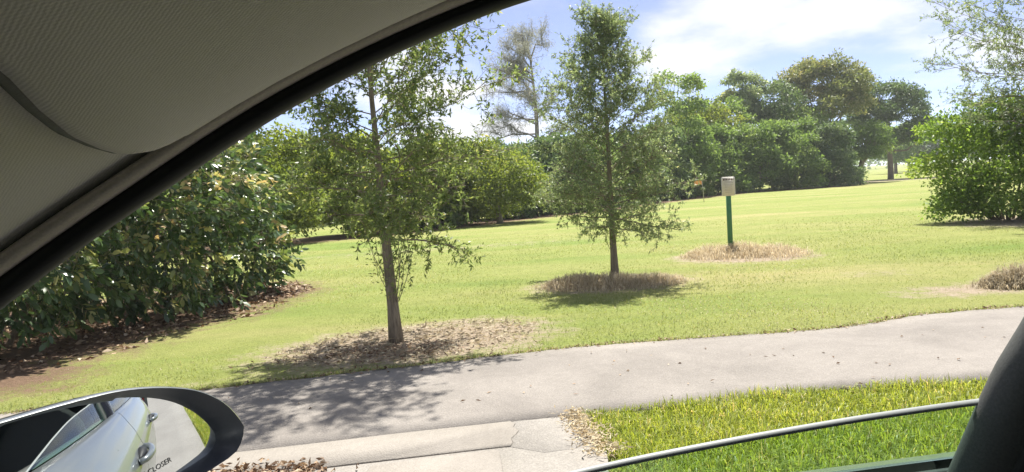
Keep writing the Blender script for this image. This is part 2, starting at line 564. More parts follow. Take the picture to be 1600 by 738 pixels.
BUSH = [(-6.0, 8.3, 1.35, 1.55, 1.5, 1.75), (-5.45, 10.2, 1.5, 1.65, 1.6, 1.95), (-5.15, 12.1, 1.15, 1.3, 1.3, 1.6),
        (-7.4, 7.2, 1.5, 1.6, 1.4, 1.9), (-7.2, 10.2, 1.8, 1.8, 1.8, 2.0), (-4.55, 11.7, 0.62, 0.95, 1.0, 0.7)]


def dirt_at(x, y):
    d = ell(x, y, -1.05, 7.25, 1.45, 0.95, math.radians(22), 0.55)
    d = np.maximum(d, ell(x, y, 1.38, 10.6, 1.1, 0.8, 0.0, 0.5))
    d = np.maximum(d, ell(x, y, 4.1, 13.1, 1.2, 1.05, 0.0, 0.5))
    d = np.maximum(d, 0.8 * ell(x, y, 5.2, 8.25, 0.95, 0.45, 0.1, 0.8))
    d = np.maximum(d, 0.9 * ell(x, y, 12.6, 16.6, 2.6, 1.9, 0.0, 0.5))
    d = np.maximum(d, 0.45 * ell(x, y, 4.9, 9.9, 0.8, 0.4, 0.1, 1.0))
    d = np.maximum(d, 0.42 * ell(x, y, -2.0, 19.0, 7.0, 1.2, 0.12, 1.0))
    d = np.maximum(d, 0.45 * ell(x, y, -1.0, 6.28, 3.4, 0.22, 0.15, 1.0))
    d = np.maximum(d, 0.8 * ell(x, y, 37, 69, 8, 4.5, 0.3, 0.5))
    return d


def litter_at(x, y):
    d = np.zeros_like(x)
    for (cx, cy, cz, rx, ry, rz) in BUSH:
        d = np.maximum(d, ell(x, y, cx, cy, rx + 0.42, ry + 0.42, 0, 0.5))
    d = np.maximum(d, ell(x, y, -5.2, 6.9, 1.35, 0.75, -0.5, 0.6))
    for k in range(len(HEDGE_PTS) - 1):
        (ax, ay), (bx, by) = HEDGE_PTS[k], HEDGE_PTS[k + 1]
        vx, vy = bx - ax, by - ay
        t = np.clip(((x - ax) * vx + (y - ay) * vy) / (vx * vx + vy * vy), 0, 1)
        q = np.hypot(x - ax - t * vx, y - ay - t * vy)
        d = np.maximum(d, np.clip(0.5 + (2.2 - q) * 0.5, 0, 1))
    d = np.maximum(d, 0.8 * ell(x, y, -1.05, 7.05, 1.05, 0.5, math.radians(22), 0.7) * 0.45)
    return d


HEDGE_PTS = [(x * 0.86, y * 0.86) for x, y in [(-22, 24.5), (-10.2, 30.5), (-5.9, 33.5), (0.0, 41.0), (3.7, 44.5), (9.3, 53.5), (19.5, 66.0), (25, 68), (33, 70)]]


def axis(lo, hi, step, far_lo, far_hi, g=1.18):
    a = list(np.arange(lo, hi + 1e-6, step))
    s, x = step, hi
    while x < far_hi:
        s *= g
        x += s
        a.append(x)
    s, x = step, lo
    while x > far_lo:
        s *= g
        x -= s
        a.insert(0, x)
    return np.array(a)


gx = axis(-8.0, 14.0, 0.13, -1500, 1500)
gy = axis(3.0, 18.5, 0.13, -600, 1800, 1.12)
GX, GY = np.meshgrid(gx, gy)
b_ = MB()
GZ = np.zeros_like(GX)
for (k, s, a) in ((0.35, 0.7, 0.012), (0.9, 1.3, 0.006)):
    GZ -= a * (1 + np.sin(GX * k * 2.1 + s) * np.cos(GY * k * 1.7 + 2 * s))
b_.grid(np.stack([GX, GY, GZ], -1))
V = np.vstack(b_.V)
me = np_mesh('lawn', V, [np.vstack(b_.Q)], M['ground'],
             {'dirt': dirt_at(V[:, 0], V[:, 1]), 'litter': litter_at(V[:, 0], V[:, 1])}, True)
tag(obj('lawn', me), 'mown yellow green golf course lawn stretching to the tree line', 'lawn', kind='structure')

FAR = [(-30, 0.4), (-12, 3.4), (-5, 5.0), (-2.36, 5.72), (-1.48, 5.95), (-0.95, 6.03), (-0.4, 6.2), (0.28, 6.36), (0.82, 6.43), (1.71, 6.46), (2.47, 6.47),
       (2.9, 6.52), (3.25, 6.64), (3.69, 6.86), (4.21, 6.94), (4.91, 6.97), (7, 7.05), (12, 7.4), (25, 9.5), (45, 15)]
NEAR = [(-30, -0.3), (-12, 2.5), (-1.66, 4.16), (-1.15, 4.25), (-0.69, 4.33), (-0.08, 4.42), (0.29, 4.47), (0.76, 4.54), (1.2, 4.63), (1.79, 4.71),
        (2.19, 4.71), (3.0, 4.68), (5, 4.75), (8, 5.0), (12, 5.4), (25, 7.5), (45, 13)]
FARA, NEARA = np.array(FAR), np.array(NEAR)


def far_y(x):
    return np.interp(x, FARA[:, 0], FARA[:, 1])


def near_y(x):
    return np.interp(x, NEARA[:, 0], NEARA[:, 1])


# cart path: slab with crumbled edges
xs = np.concatenate([np.arange(-30, -6, 0.5), np.arange(-6, 8, 0.06), np.arange(8, 45, 0.5)])
jit = lambda n, a: a * (np.convolve(rng.normal(size=n + 8), np.ones(5) / 5, 'same')[4:4 + n])
yf = far_y(xs) + jit(len(xs), 0.05)
yn = near_y(xs) + np.where(xs > 0.3, jit(len(xs), 0.05), 0.0)
G = []
for k, f in enumerate(np.linspace(0, 1, 9)):
    G.append(np.stack([xs, yn + (yf - yn) * f, 0.022 + 0.012 * np.sin(f * PI) * np.ones_like(xs)], -1))
b_ = MB()
top = np.stack(G)
skn = top[0].copy(); skn[:, 2] = -0.06
skf = top[-1].copy(); skf[:, 2] = -0.06
b_.grid(np.concatenate([skn[None], top, skf[None]]))
tag(b_.build('cart_path', M['path']), 'grey worn asphalt cart path crossing the lawn', 'path', kind='structure')


def slab(name, poly, z0, z1, mat, label, cat='pavement', bev=0.012, kind='structure', parent=None):
    poly = np.array(poly, float)
    c = poly.mean(0)
    n = len(poly)
    inn = poly + (c - poly) / np.linalg.norm(c - poly, axis=1)[:, None] * bev
    Vv = np.vstack([np.c_[poly, np.full(n, z0)], np.c_[poly, np.full(n, z1 - bev * 0.6)], np.c_[inn, np.full(n, z1)]])
    j = np.arange(n)
    j2 = (j + 1) % n
    Q = np.vstack([np.stack([j, j2, n + j2, n + j], -1), np.stack([n + j, n + j2, 2 * n + j2, 2 * n + j], -1)])
    me = np_mesh(name, Vv, [Q, (2 * n + j)[None, :]], mat)
    o = obj(name, me, parent)
    if label:
        tag(o, label, cat, kind=kind)
    return o


def line_pts(x0, x1, n, dy, wob=0.004):
    xx = np.linspace(x0, x1, n)
    return [(x, near_y(x) + dy + random.uniform(-wob, wob)) for x in xx]


# concrete edging strip along the path, broken by a crack, then the rougher apron, a raised slab and the road
crk = [(-0.075, 4.413), (-0.05, 4.37), (-0.062, 4.31), (-0.03, 4.24), (-0.045, 4.18), (-0.075, 4.11), (-0.065, 4.04), (-0.08, 3.98)]
left = line_pts(-9, -0.085, 40, -0.006) + [(x - 0.0012, y) for x, y in crk] + [(x, y - 0.43) for x, y in reversed(line_pts(-9, -0.11, 12, -0.003))]
slab('concrete_edging', left, -0.08, 0.030, M['concrete'], 'long pale concrete edging strip beside the cart path', bev=0.003)
right = [(x + 0.0012, y) for x, y in crk] + [(0.10, 3.86), (0.44, 3.92), (0.42, 4.1), (0.37, 4.28), (0.31, 4.44), (0.29, 4.463)] + list(reversed(line_pts(-0.06, 0.27, 6, -0.006)))
slab('concrete_apron', list(reversed(right)), -0.08, 0.026, M['concrete_rough'], 'short rough concrete apron piece beyond the crack beside grass', bev=0.002)
ap = [(-9.2, 2.3), (-9.2, 2.42)] + [(x, y - 0.44) for x, y in line_pts(-8.9, -0.12, 10, 0)] + [(-0.082, 3.982), (0.10, 3.866), (0.44, 3.926), (0.40, 3.4), (0.36, 2.2)]
slab('driveway_crossing', list(reversed(ap)), -0.08, 0.0245, M['concrete_rough'], 'rough grey concrete driveway crossing between road and path', bev=0.005)
slab('raised_slab', list(reversed([(-0.80, 3.69), (-0.60, 3.74), (-0.15, 3.82), (-0.135, 3.805), (-0.11, 3.5), (-0.09, 3.1), (-0.85, 3.0)])), 0.0, 0.075, M['concrete'],
     'small raised concrete slab lying on the driveway crossing', bev=0.012)
rd = MB()
ca, sa = math.cos(math.radians(9)), math.sin(math.radians(9))


def c2w(x, y):
    return x * ca - y * sa, x * sa + y * ca


Gr = []
for v in (-6.0, -3, 0, 1.2, 1.62):
    Gr.append([(*c2w(x, v), 0.008) for x in np.linspace(-60, 60, 41)])
Gr.append([(*c2w(x, 1.62), -0.06) for x in np.linspace(-60, 60, 41)])
rd.grid(Gr, False)
tag(rd.build('road', M['road']), 'pale grey road surface under the car', 'road', kind='structure')


# ================================================================== LEAF / BLADE BUILDERS
def leaf_arrays(P, D, L, W, fold=0.18, curl=0.0, wide=False):
    """one folded leaf per row; returns V (n*4 or n*6), Q"""
    n = len(P)
    D = unit(D)
    R = rng.normal(size=(n, 3))
    R[:, 2] += 0.6
    S = unit(np.cross(D, R))
    N = np.cross(S, D)
    L = np.broadcast_to(np.asarray(L, float), (n,))[:, None]
    W = np.broadcast_to(np.asarray(W, float), (n,))[:, None]
    if not wide:
        mid = P + D * L * 0.45
        tip = P + D * L - N * L * curl
        V = np.stack([P, mid - S * W / 2 + N * W * fold, tip, mid + S * W / 2 + N * W * fold], 1)
        i = np.arange(n)[:, None] * 4
        Q = i + np.array([[0, 1, 2, 3]])
        return V.reshape(-1, 3), Q, 4
    a = P + D * L * 0.30
    c = P + D * L * 0.72 - N * L * curl * 0.4
    tip = P + D * L - N * L * curl
    V = np.stack([P, a - S * W * .42 + N * W * fold, c - S * W * .40 + N * W * fold, tip, c + S * W * .40 + N * W * fold, a + S * W * .42 + N * W * fold, (a + c) / 2], 1)
    i = np.arange(n)[:, None] * 7
    Q = np.concatenate([i + np.array([[0, 1, 6, 5]]), i + np.array([[1, 2, 3, 6]]), i + np.array([[6, 3, 4, 5]])])
    return V.reshape(-1, 3), Q, 7


def blade_field(P, H, W, lean, segs=2, rndv=None):
    """grass blades standing at points P (n,3)"""
    n = len(P)
    az = rng.uniform(0, 2 * PI, n)
    h = np.stack([np.cos(az), np.sin(az), np.zeros(n)], 1)
    s = np.stack([-np.sin(az + rng.normal(0, .6, n)), np.cos(az), np.zeros(n)], 1)
    H = np.broadcast_to(H, (n,))[:, None]
    W = np.broadcast_to(W, (n,))[:, None]
    le = np.broadcast_to(lean, (n,))[:, None]
    up = np.array([[0, 0, 1.0]])
    if segs == 1:
        V = np.stack([P - s * W / 2, P + s * W / 2, P + h * H * le + up * H * np.sqrt(np.maximum(1 - le ** 2, .1))], 1)
        T = np.arange(n)[:, None] * 3 + np.array([[0, 1, 2]])
        return V.reshape(-1, 3), None, T, 3
    m1 = P + h * H * le * 0.30 + up * H * 0.5
    m2 = P + h * H * le * 0.95 + up * H * np.maximum(0.95 - le * 0.55, .15)
    V = np.stack([P - s * W / 2, P + s * W / 2, m1 + s * W * .45, m1 - s * W * .45, m2], 1)
    i = np.arange(n)[:, None] * 5
    return V.reshape(-1, 3), i + np.array([[0, 1, 2, 3]]), i + np.array([[3, 2, 4]]), 5


# ---- short blades of the mown field (dense near, thinning away) and ragged tufts on the path edges
def field_points(n, x0, x1, y0, y1, pw):
    y = y0 + (y1 - y0) * rng.uniform(0, 1, n) ** pw
    half = y * 0.78 + 0.8
    x = np.clip(rng.uniform(-1, 1, n) * half, x0, x1)
    return x, y


x, y = field_points(170000, -9, 22, 5.4, 26, 1.7)
keep = (y > far_y(x) + 0.02) & (rng.uniform(size=len(x)) < np.clip((25 - y) / 10, 0, 1)) & (rng.uniform(size=len(x)) > 1.15 * dirt_at(x, y) + 0.1 * rng.normal(size=len(x))) & (rng.uniform(size=len(x)) > 1.2 * litter_at(x, y))
x, y = x[keep], y[keep]
P = np.stack([x, y, np.full(len(x), -0.02)], 1)
Hh = rng.uniform(0.018, 0.034, len(x)) * (1 + 0.02 * y)
V, Q, T, k = blade_field(P, Hh, 0.004 + 0.0006 * y, rng.uniform(0.45, 0.97, len(x)), 1)
pat = np.clip(0.45 + 0.25 * np.sin(x * 0.9 + 1.3 * np.sin(y * 0.7)) * np.cos(y * 0.8) + rng.normal(0, 0.2, len(x)), 0, 1)
me = np_mesh('lawn_grass', V, [T], M['lawn_blade'], {'rnd': np.repeat(pat, k)})
tag(obj('lawn_grass', me), 'short mown yellow green grass blades between path and bushes', 'grass', kind='stuff')

n = 16000
x = rng.uniform(-7, 7, n)
y = far_y(x) + np.abs(rng.normal(0, 0.045, n)) - 0.015
P = np.stack([x, y, np.full(n, -0.01)], 1)
V, Q, T, k = blade_field(P, rng.uniform(0.035, 0.085, n), rng.uniform(0.004, 0.007, n), rng.uniform(0.2, 0.95, n))
me = np_mesh('edge_grass', V, [Q, T], M['lawn_blade'], {'rnd': np.repeat(np.clip(rng.normal(.6, .3, n), 0, 1), k)})
tag(obj('edge_grass', me), 'ragged grass fringe along the far edge of the path', 'grass', kind='stuff')

# ---- long coarse grass of the near verge
n = 52000
x = 0.36 + rng.uniform(0, 1, n) ** 1.15 * 4.6
yb = near_y(x)
y = yb + 0.02 - rng.uniform(0, 1, n) * 2.0
edge = 0.36 + 0.10 * np.clip((4.5 - y) / 0.7, 0, 1) + 0.04 * np.sin(y * 19) + 0.02 * np.sin(y * 47)
keep = (x > edge)
x, y = x[keep], y[keep]
P = np.stack([x, y, np.full(len(x), -0.015)], 1)
cl = 0.5 + 0.5 * np.sin(x * 6.1 + 2 * np.sin(y * 4.3)) * np.sin(y * 7.3 + x)
V, Q, T, k = blade_field(P, rng.uniform(0.06, 0.125, len(x)) * (0.8 + 0.4 * cl), rng.uniform(0.004, 0.0075, len(x)), np.clip(rng.normal(0.55, 0.28, len(x)), 0.05, 1.2))
me = np_mesh('verge_grass', V, [Q, T], M['long_blade'], {'rnd': np.repeat(np.clip(rng.normal(.5, .24, len(x)) + 0.15 * (cl - .5), 0, 1), k)})
tag(obj('verge_grass', me), 'long bright green coarse grass between the cart path and the road', 'grass', kind='stuff')

n = 26000
x = rng.uniform(4.6, 16, n)
u_ = rng.uniform(0, 1, n)
ylo = x * math.tan(math.radians(9)) + 1.62 / ca + 0.05
y = ylo + (near_y(x) - ylo) * u_
P = np.stack([x, y, np.full(n, -0.015)], 1)
V, Q, T, k = blade_field(P, rng.uniform(0.07, 0.13, n), rng.uniform(0.009, 0.016, n), np.clip(rng.normal(0.55, 0.28, n), 0.05, 1.2))
me = np_mesh('verge_grass', V, [Q, T], M['long_blade'], {'rnd': np.repeat(np.clip(rng.normal(.5, .24, n), 0, 1), k)})
tag(obj('roadside_grass', me), 'green verge grass beside the road behind the car', 'grass', kind='stuff')
n = 16000
x = rng.uniform(0.4, 5.0, n)
ylo = x * math.tan(math.radians(9)) + 1.62 / ca + 0.05
y = ylo + (2.9 - ylo) * rng.uniform(0, 1, n)
P = np.stack([x, np.maximum(y, ylo), np.full(n, -0.015)], 1)
V, Q, T, k = blade_field(P, rng.uniform(0.06, 0.12, n), rng.uniform(0.006, 0.011, n), np.clip(rng.normal(0.55, 0.28, n), 0.05, 1.2))
me = np_mesh('kerbside_grass', V, [Q, T], M['long_blade'], {'rnd': np.repeat(np.clip(rng.normal(.5, .24, n), 0, 1), k)})
tag(obj('kerbside_grass', me), 'green grass hugging the road edge beside the car', 'grass', kind='stuff')


def litter(name, n, fn, L, W, z, mat, label, zs=0.015, flat=0.35):
    P = np.array([fn() for _ in range(n)])
    P = np.c_[P, z + np.abs(rng.normal(0, zs, n))]
    D = rng.normal(size=(n, 3))
    D[:, 2] *= flat
    V, Q, k = leaf_arrays(P, D, rng.uniform(*L, n), rng.uniform(*W, n), 0.25, 0.15)
    V[:, 2] = np.maximum(V[:, 2], z)
    me = np_mesh(name, V, [Q], mat, {'rnd': np.repeat(rng.uniform(0, 1, n), k)})
    return tag(obj(name, me), label, 'leaf litter', kind='stuff')


def f_corner():
    t = random.uniform(0, 1)
    return (0.36 + 0.12 * (1 - t) + random.gauss(0, 0.055) - 0.05, 3.75 + 0.75 * t + random.gauss(0, .03))


litter('corner_litter', 950, f_corner, (0.02, 0.055), (0.004, 0.013), 0.03, M['straw'], 'tan dry grass clippings at the grass corner on concrete', 0.02)
litter('kerb_litter', 520, lambda: (random.gauss(-1.55, 0.22) if random.random() < .7 else random.gauss(-1.18, 0.07), random.gauss(3.78, 0.07)),
       (0.025, 0.055), (0.01, 0.026), 0.028, M['dead_leaf'], 'brown fallen leaves piled on the concrete edging below the mirror', 0.015)


def f_bush():
    c = random.choice(BUSH[:3] + BUSH[5:])
    a = random.uniform(-PI, PI)
    r = random.uniform(0.6, 1.3)
    return (c[0] + math.cos(a) * c[3] * r, c[1] + math.sin(a) * c[4] * r)


litter('shrub_litter', 5000, f_bush, (0.05, 0.11), (0.02, 0.05), -0.012, M['dead_leaf'], 'brown fallen leaves carpeting the soil under the big shrub', 0.01, 0.2)


def f_bed():
    a = random.uniform(-PI, PI)
    r = math.sqrt(random.random()) * 1.0
    px, py = math.cos(a) * 1.35 * r, math.sin(a) * 0.82 * r
    c, s = math.cos(math.radians(22)), math.sin(math.radians(22))
    return (-1.05 + px * c - py * s, 7.25 + px * s + py * c)


litter('tree_bed_litter', 2200, f_bed, (0.03, 0.09), (0.006, 0.022), -0.012, M['straw_grey'], 'dry twigs and chips on the bare soil round the leaning oak', 0.014, 0.3)
litter('tree_bed_mulch', 700, lambda: (random.gauss(-1.3, 0.45), random.gauss(6.75, 0.22)), (0.03, 0.07), (0.006, 0.018), -0.012, M['dead_leaf'],
       'dark brown mulch bits on soil below the leaning oak', 0.02, 0.3)
n = 60
slab_leaf = litter('path_debris', n, lambda: (random.uniform(-2.2, 4), random.uniform(4.6, 6.2)), (0.02, 0.05), (0.008, 0.02), 0.036, M['dead_leaf'],
                   'few scattered dead leaves lying on the asphalt path', 0.003, 0.2)
n = 900
xl = rng.uniform(-6, 8, n)
Pl = np.stack([xl, far_y(xl) + rng.normal(0.0, 0.03, n)], 1).tolist()
it = iter(Pl)
litter('edge_litter', n, lambda: tuple(next(it)), (0.02, 0.05), (0.01, 0.02), 0.024, M['dead_leaf'], 'brown crumbs of soil and leaf along the far path edge', 0.006, 0.2)


def straw_mound(name, blobs, n, H, mat, label):
    Ps, Hs = [], []
    for (cx, cy, rx, ry, h, w) in blobs:
        m = int(n * w)
        a = rng.uniform(0, 2 * PI, m)
        r = np.sqrt(rng.uniform(0, 1, m)) * (1 + 0.22 * np.abs(rng.normal(0, 1, m)) * (rng.uniform(size=m) < .3))
        z = np.maximum(h * (1 - r ** 2), 0) * rng.uniform(0.2, 1.0, m)
        Ps.append(np.stack([cx + rx * r * np.cos(a), cy + ry * r * np.sin(a), z - 0.02], 1))
        Hs.append(rng.uniform(*H, m) * (1.1 - 0.5 * r))
    P = np.vstack(Ps)
    Hs = np.concatenate(Hs)
    V, Q, T, k = blade_field(P, Hs, rng.uniform(0.004, 0.009, len(P)), np.clip(rng.normal(0.75, 0.3, len(P)), 0.1, 1.35))
    V[:, 2] = np.maximum(V[:, 2], -0.03)
    me = np_mesh(name, V, [Q, T], mat, {'rnd': np.repeat(rng.uniform(0, 1, len(P)), k)})
    tag(obj(name, me), label, 'straw', kind='stuff')


straw_mound('oak_straw', [(0.93, 10.55, 0.52, 0.5, 0.13, .34), (1.42, 10.5, 0.5, 0.5, 0.11, .3), (1.9, 10.42, 0.5, 0.45, 0.07, .2), (1.42, 10.5, 1.05, 0.75, 0.02, .2)],
            6000, (0.08, 0.2), M['straw'], 'tan dry straw heaped round the conical oak trunk')
straw_mound('sign_straw', [(3.65, 13.25, 0.55, 0.6, 0.15, .3), (4.15, 13.25, 0.55, 0.6, 0.17, .34), (4.7, 13.1, 0.5, 0.6, 0.1, .18), (4.15, 13.1, 1.15, 1.0, 0.02, .18)],
            6000, (0.10, 0.26), M['straw'], 'tan dry straw heaped round the green sign post')
straw_mound('field_straw', [(5.75, 8.3, 0.45, 0.3, 0.16, .6), (6.2, 8.35, 0.5, 0.35, 0.2, .4)], 5000, (0.1, 0.28), M['straw_grey'],
            'grey brown dry grass clump at the bare patch by the path bend')


# ================================================================== TREES
def oak(name, base, height, lean, trunk_r, prof, n_limb, t0, leaf_len, seed, mat, label, trunk_pts=None, sub=9, twigs=5, lp=8, up=(0.1, 1.1), droop=0.0, bias=None, limb_r=0.27):
    """young oak: trunk, single limbs, twig work and leaves along the twigs"""
    rs = np.random.default_rng(seed)
    root = empty(name, base)
    tag(root, label, 'tree')
    m = 12
    t = np.linspace(0, 1, m)
    if trunk_pts is None:
        tp = np.stack([lean[0] * height * t + 0.03 * np.sin(t * 7 + seed), lean[1] * height * t + 0.03 * np.cos(t * 6 + seed) - 0.03, height * t], 1)
    else:
        tpa = np.array(trunk_pts, float)
        tp = np.stack([np.interp(t, tpa[:, 2] / height, tpa[:, k]) for k in range(3)], 1)
    tp[0] = (tp[0][0], tp[0][1], -0.06)
    tr = trunk_r * (1 - t) ** 1.15 + 0.006
    tr[0] *= 1.25
    b = MB()
    b.tube(tp, tr, 12)
    b.build('trunk', M['bark'], root, True)
    tw = MB()
    LP, LD = [], []
    for i in range(n_limb):
        f = (i + rs.uniform(0, 1)) / n_limb
        s = t0 + (0.98 - t0) * f
        o = np.array([np.interp(s, t, tp[:, k]) for k in range(3)])
        az = i * 2.39996 + rs.normal(0, 0.25)
        R = np.interp(s, [p[0] for p in prof], [p[1] for p in prof]) * rs.uniform(0.7, 1.12)
        if bias is not None:
            R *= 1 + bias[1] * math.cos(az - bias[0])
        el = up[0] + (up[1] - up[0]) * f + rs.normal(0, 0.12)
        d = np.array([math.cos(az) * math.cos(el), math.sin(az) * math.cos(el), math.sin(el)])
        Lb = R / max(math.cos(el), 0.45)
        q = np.linspace(0, 1, 6)
        limb = o + d * Lb * q[:, None] + np.array([0, 0, 1.0]) * (Lb * (0.10 - droop * (1 - f)) * q[:, None] ** 2) + rs.normal(0, 0.02 * Lb, (6, 3)) * q[:, None]
        r_l = max(0.005, np.interp(s, t, tr) * limb_r)
        lb = MB()
        lb.tube(limb, r_l * (1 - q * 0.8), 5, False)
        lb.build('limb', M['bark'], root, True)
        ns = max(4, int(sub * (0.5 + R / max(p[1] for p in prof))))
        for j in range(ns):
            g = 0.18 + 0.82 * (j + rs.uniform(0, 1)) / ns
            so = np.array([np.interp(g, q, limb[:, k]) for k in range(3)])
            sdv = d * 0.7 + rs.normal(0, 0.62, 3) + np.array([0, 0, 0.08])
            sdv /= np.linalg.norm(sdv)
            sl = Lb * rs.uniform(0.16, 0.38) * (1.15 - 0.55 * g) + 0.06
            sp = so + sdv * sl * np.linspace(0, 1, 4)[:, None] + rs.normal(0, 0.025 * sl, (4, 3))
            sp[:, 2] -= droop * 0.25 * sl * np.linspace(0, 1, 4) ** 2
            tw.tube(sp, np.linspace(r_l * 0.4, 0.0016, 4), 3, False)
            for k in range(twigs):
                h = 0.15 + 0.85 * (k + rs.uniform(0, 1)) / twigs
                to = np.array([np.interp(h * 3, range(4), sp[:, c]) for c in range(3)])
                td = sdv * 0.6 + rs.normal(0, 0.6, 3)
                td /= np.linalg.norm(td)
                tl = rs.uniform(0.5, 1.2) * leaf_len * 2.8
                tw.tube(np.stack([to, to + td * tl]), [0.0018, 0.001], 3, False)
                w = rs.uniform(0, 1, lp)
                LP.append(to + td * tl * w[:, None])
                LD.append(td * 0.7 + rs.normal(0, 0.75, (lp, 3)))
    tw.build('twigs', M['bark'], root)['kind'] = 'stuff'
    LP, LD = np.vstack(LP), np.vstack(LD)
    nl = len(LP)
    V, Q, k = leaf_arrays(LP, LD, leaf_len * rs.uniform(0.7, 1.25, nl), leaf_len * 0.36 * rs.uniform(0.8, 1.2, nl), 0.15, 0.12)
    c = np.clip(rs.normal(0.45, 0.22, nl), 0, 1)
    me = np_mesh('crown', V, [Q], mat, {'rnd': np.repeat(c, k)})
    o = obj('crown', me, root)
    o['kind'] = 'stuff'
    return root, tp, tr


def suckers(root, tp, tr, n, seed, mat, leaf_len, zr=(0.1, 0.9), hgt=(0.4, 0.8), spread=0.25):
    rs = np.random.default_rng(seed)
    for i in range(n):
        az = rs.uniform(0, 2 * PI)
        z0 = rs.uniform(*zr)
        o = np.array([np.interp(z0, tp[:, 2], tp[:, 0]), np.interp(z0, tp[:, 2], tp[:, 1]), z0])
        h = rs.uniform(*hgt)
        q = np.linspace(0, 1, 5)
        p = o + np.stack([np.cos(az) * spread * h * q ** 0.8, np.sin(az) * spread * h * q ** 0.8, h * q], 1) + rs.normal(0, 0.01, (5, 3))
        b = MB()
        b.tube(p, np.linspace(0.005, 0.0016, 5), 4, False)
        sh = b.build('sucker_shoot', M['bark'], root)
        nl = rs.integers(22, 40)
        w = rs.uniform(0.25, 1.0, nl)
        LP = np.stack([np.interp(w, q, p[:, k]) for k in range(3)], 1)
        off = rs.normal(0, 0.045, (nl, 3))
        V, Q, k = leaf_arrays(LP + off * (0.3 + w[:, None]), off + np.array([0, 0, 0.03]), leaf_len * rs.uniform(.7, 1.2, nl), leaf_len * .38, 0.15, 0.1)
        me = np_mesh('shoot_leaves', V, [Q], mat, {'rnd': np.repeat(np.clip(rs.normal(.55, .2, nl), 0, 1), k)})
        obj('shoot_leaves', me, sh)['kind'] = 'stuff'


r_, tp_, tr_ = oak('young_oak', (-1.22, 7.28, 0), 3.75, (0, 0), 0.058,
                   [(0.25, 0.6), (0.32, 0.95), (0.45, 1.05), (0.65, 1.1), (0.85, 1.05), (1.0, 0.55)], 56, 0.27, 0.054, 11, M['oak_leaf'],
                   'young oak with leaning trunk and open leggy crown on bare soil by the path',
                   [(0, 0, 0), (-0.008, 0, 0.4), (-0.028, 0.01, 0.9), (-0.045, 0.0, 1.4), (-0.06, 0.02, 2.0), (-0.08, 0.03, 2.6), (-0.06, 0.0, 3.2), (0.0, 0.0, 3.75)],
                   sub=12, twigs=5, lp=8, up=(0.0, 1.05), droop=0.25, bias=(0.2, 0.15))
suckers(r_, tp_, tr_, 14, 5, M['oak_leaf'], 0.046, (0.2, 0.6), (0.45, 0.8), 0.35)

r_, tp_, tr_ = oak('conical_oak', (1.52, 11.06, 0), 3.85, (0.0, 0), 0.052,
                   [(0.17, 0.6), (0.23, 1.1), (0.33, 1.28), (0.5, 1.05), (0.7, 0.66), (0.85, 0.36), (1.0, 0.06)], 84, 0.19, 0.042, 23, M['oak_leaf_grey'],
                   'young oak with dense conical grey green crown standing in dry straw',
                   [(0, 0, 0), (-0.01, 0, 1.0), (0.0, 0.02, 2.0), (-0.02, 0.0, 3.2), (0.03, 0.0, 3.85)], sub=16, twigs=5, lp=9, up=(0.05, 1.0), droop=0.05)
suckers(r_, tp_, tr_, 9, 8, M['bright_leaf'], 0.04, (0.25, 0.5), (0.35, 0.7), 0.35)

r_, tp_, tr_ = oak('spreading_oak', (13.0, 17.2, 0), 6.6, (0.0, 0), 0.11,
                   [(0.15, 1.4), (0.25, 2.3), (0.4, 2.6), (0.6, 2.6), (0.8, 2.2), (1.0, 1.1)], 80, 0.16, 0.06, 31, M['oak_leaf_grey'],
                   'larger oak with long loose branches rising above the bright green shrub', None, sub=13, twigs=6, lp=10, up=(0.0, 1.0), droop=0.1)


def blob_crown(lobes, n, L, W, mat, seed, droop=0.3, zmin=0.05, inner=0.25, name='crown'):
    """leaf clumps spread over and inside many lobes (cx,cy,cz,r) of one crown"""
    rs = np.random.default_rng(seed)
    lo = np.array(lobes, float)
    w = lo[:, 3] ** 2
    pick = rs.choice(len(lo), n, p=w / w.sum())
    d = unit(rs.normal(size=(n, 3)))
    d[:, 2] = np.where(d[:, 2] < -0.3, -d[:, 2] * 0.6, d[:, 2])
    d = unit(d)
    r = np.where(rs.uniform(size=n) < inner, rs.uniform(0.3, 0.9, n), rs.normal(1.0, 0.15, n))
    # small bumps so the outline is uneven
    bmp = 1 + 0.16 * np.sin(d[:, 0] * 9 + pick * 1.7) * np.sin(d[:, 1] * 8 + pick) + 0.12 * np.sin(d[:, 2] * 11 + pick * 2.3)
    P = lo[pick, :3] + d * (lo[pick, 3] * r * bmp)[:, None] * np.array([1, 1, 0.85])
    ok = P[:, 2] > zmin
    P, d, pick = P[ok], d[ok], pick[ok]
    n = len(P)
    D = d * 0.5 + rs.normal(0, 0.6, (n, 3)) - np.array([0, 0, droop])
    V, Q, k = leaf_arrays(P, D, L * rs.uniform(0.6, 1.3, n), W * rs.uniform(0.7, 1.3, n), 0.15, 0.1)
    tone = rs.normal(0, 0.16, len(lo))
    c = np.clip(0.5 + tone[pick] + rs.normal(0, 0.18, n), 0, 1)
    return np_mesh(name, V, [Q], mat, {'rnd': np.repeat(c, k)})


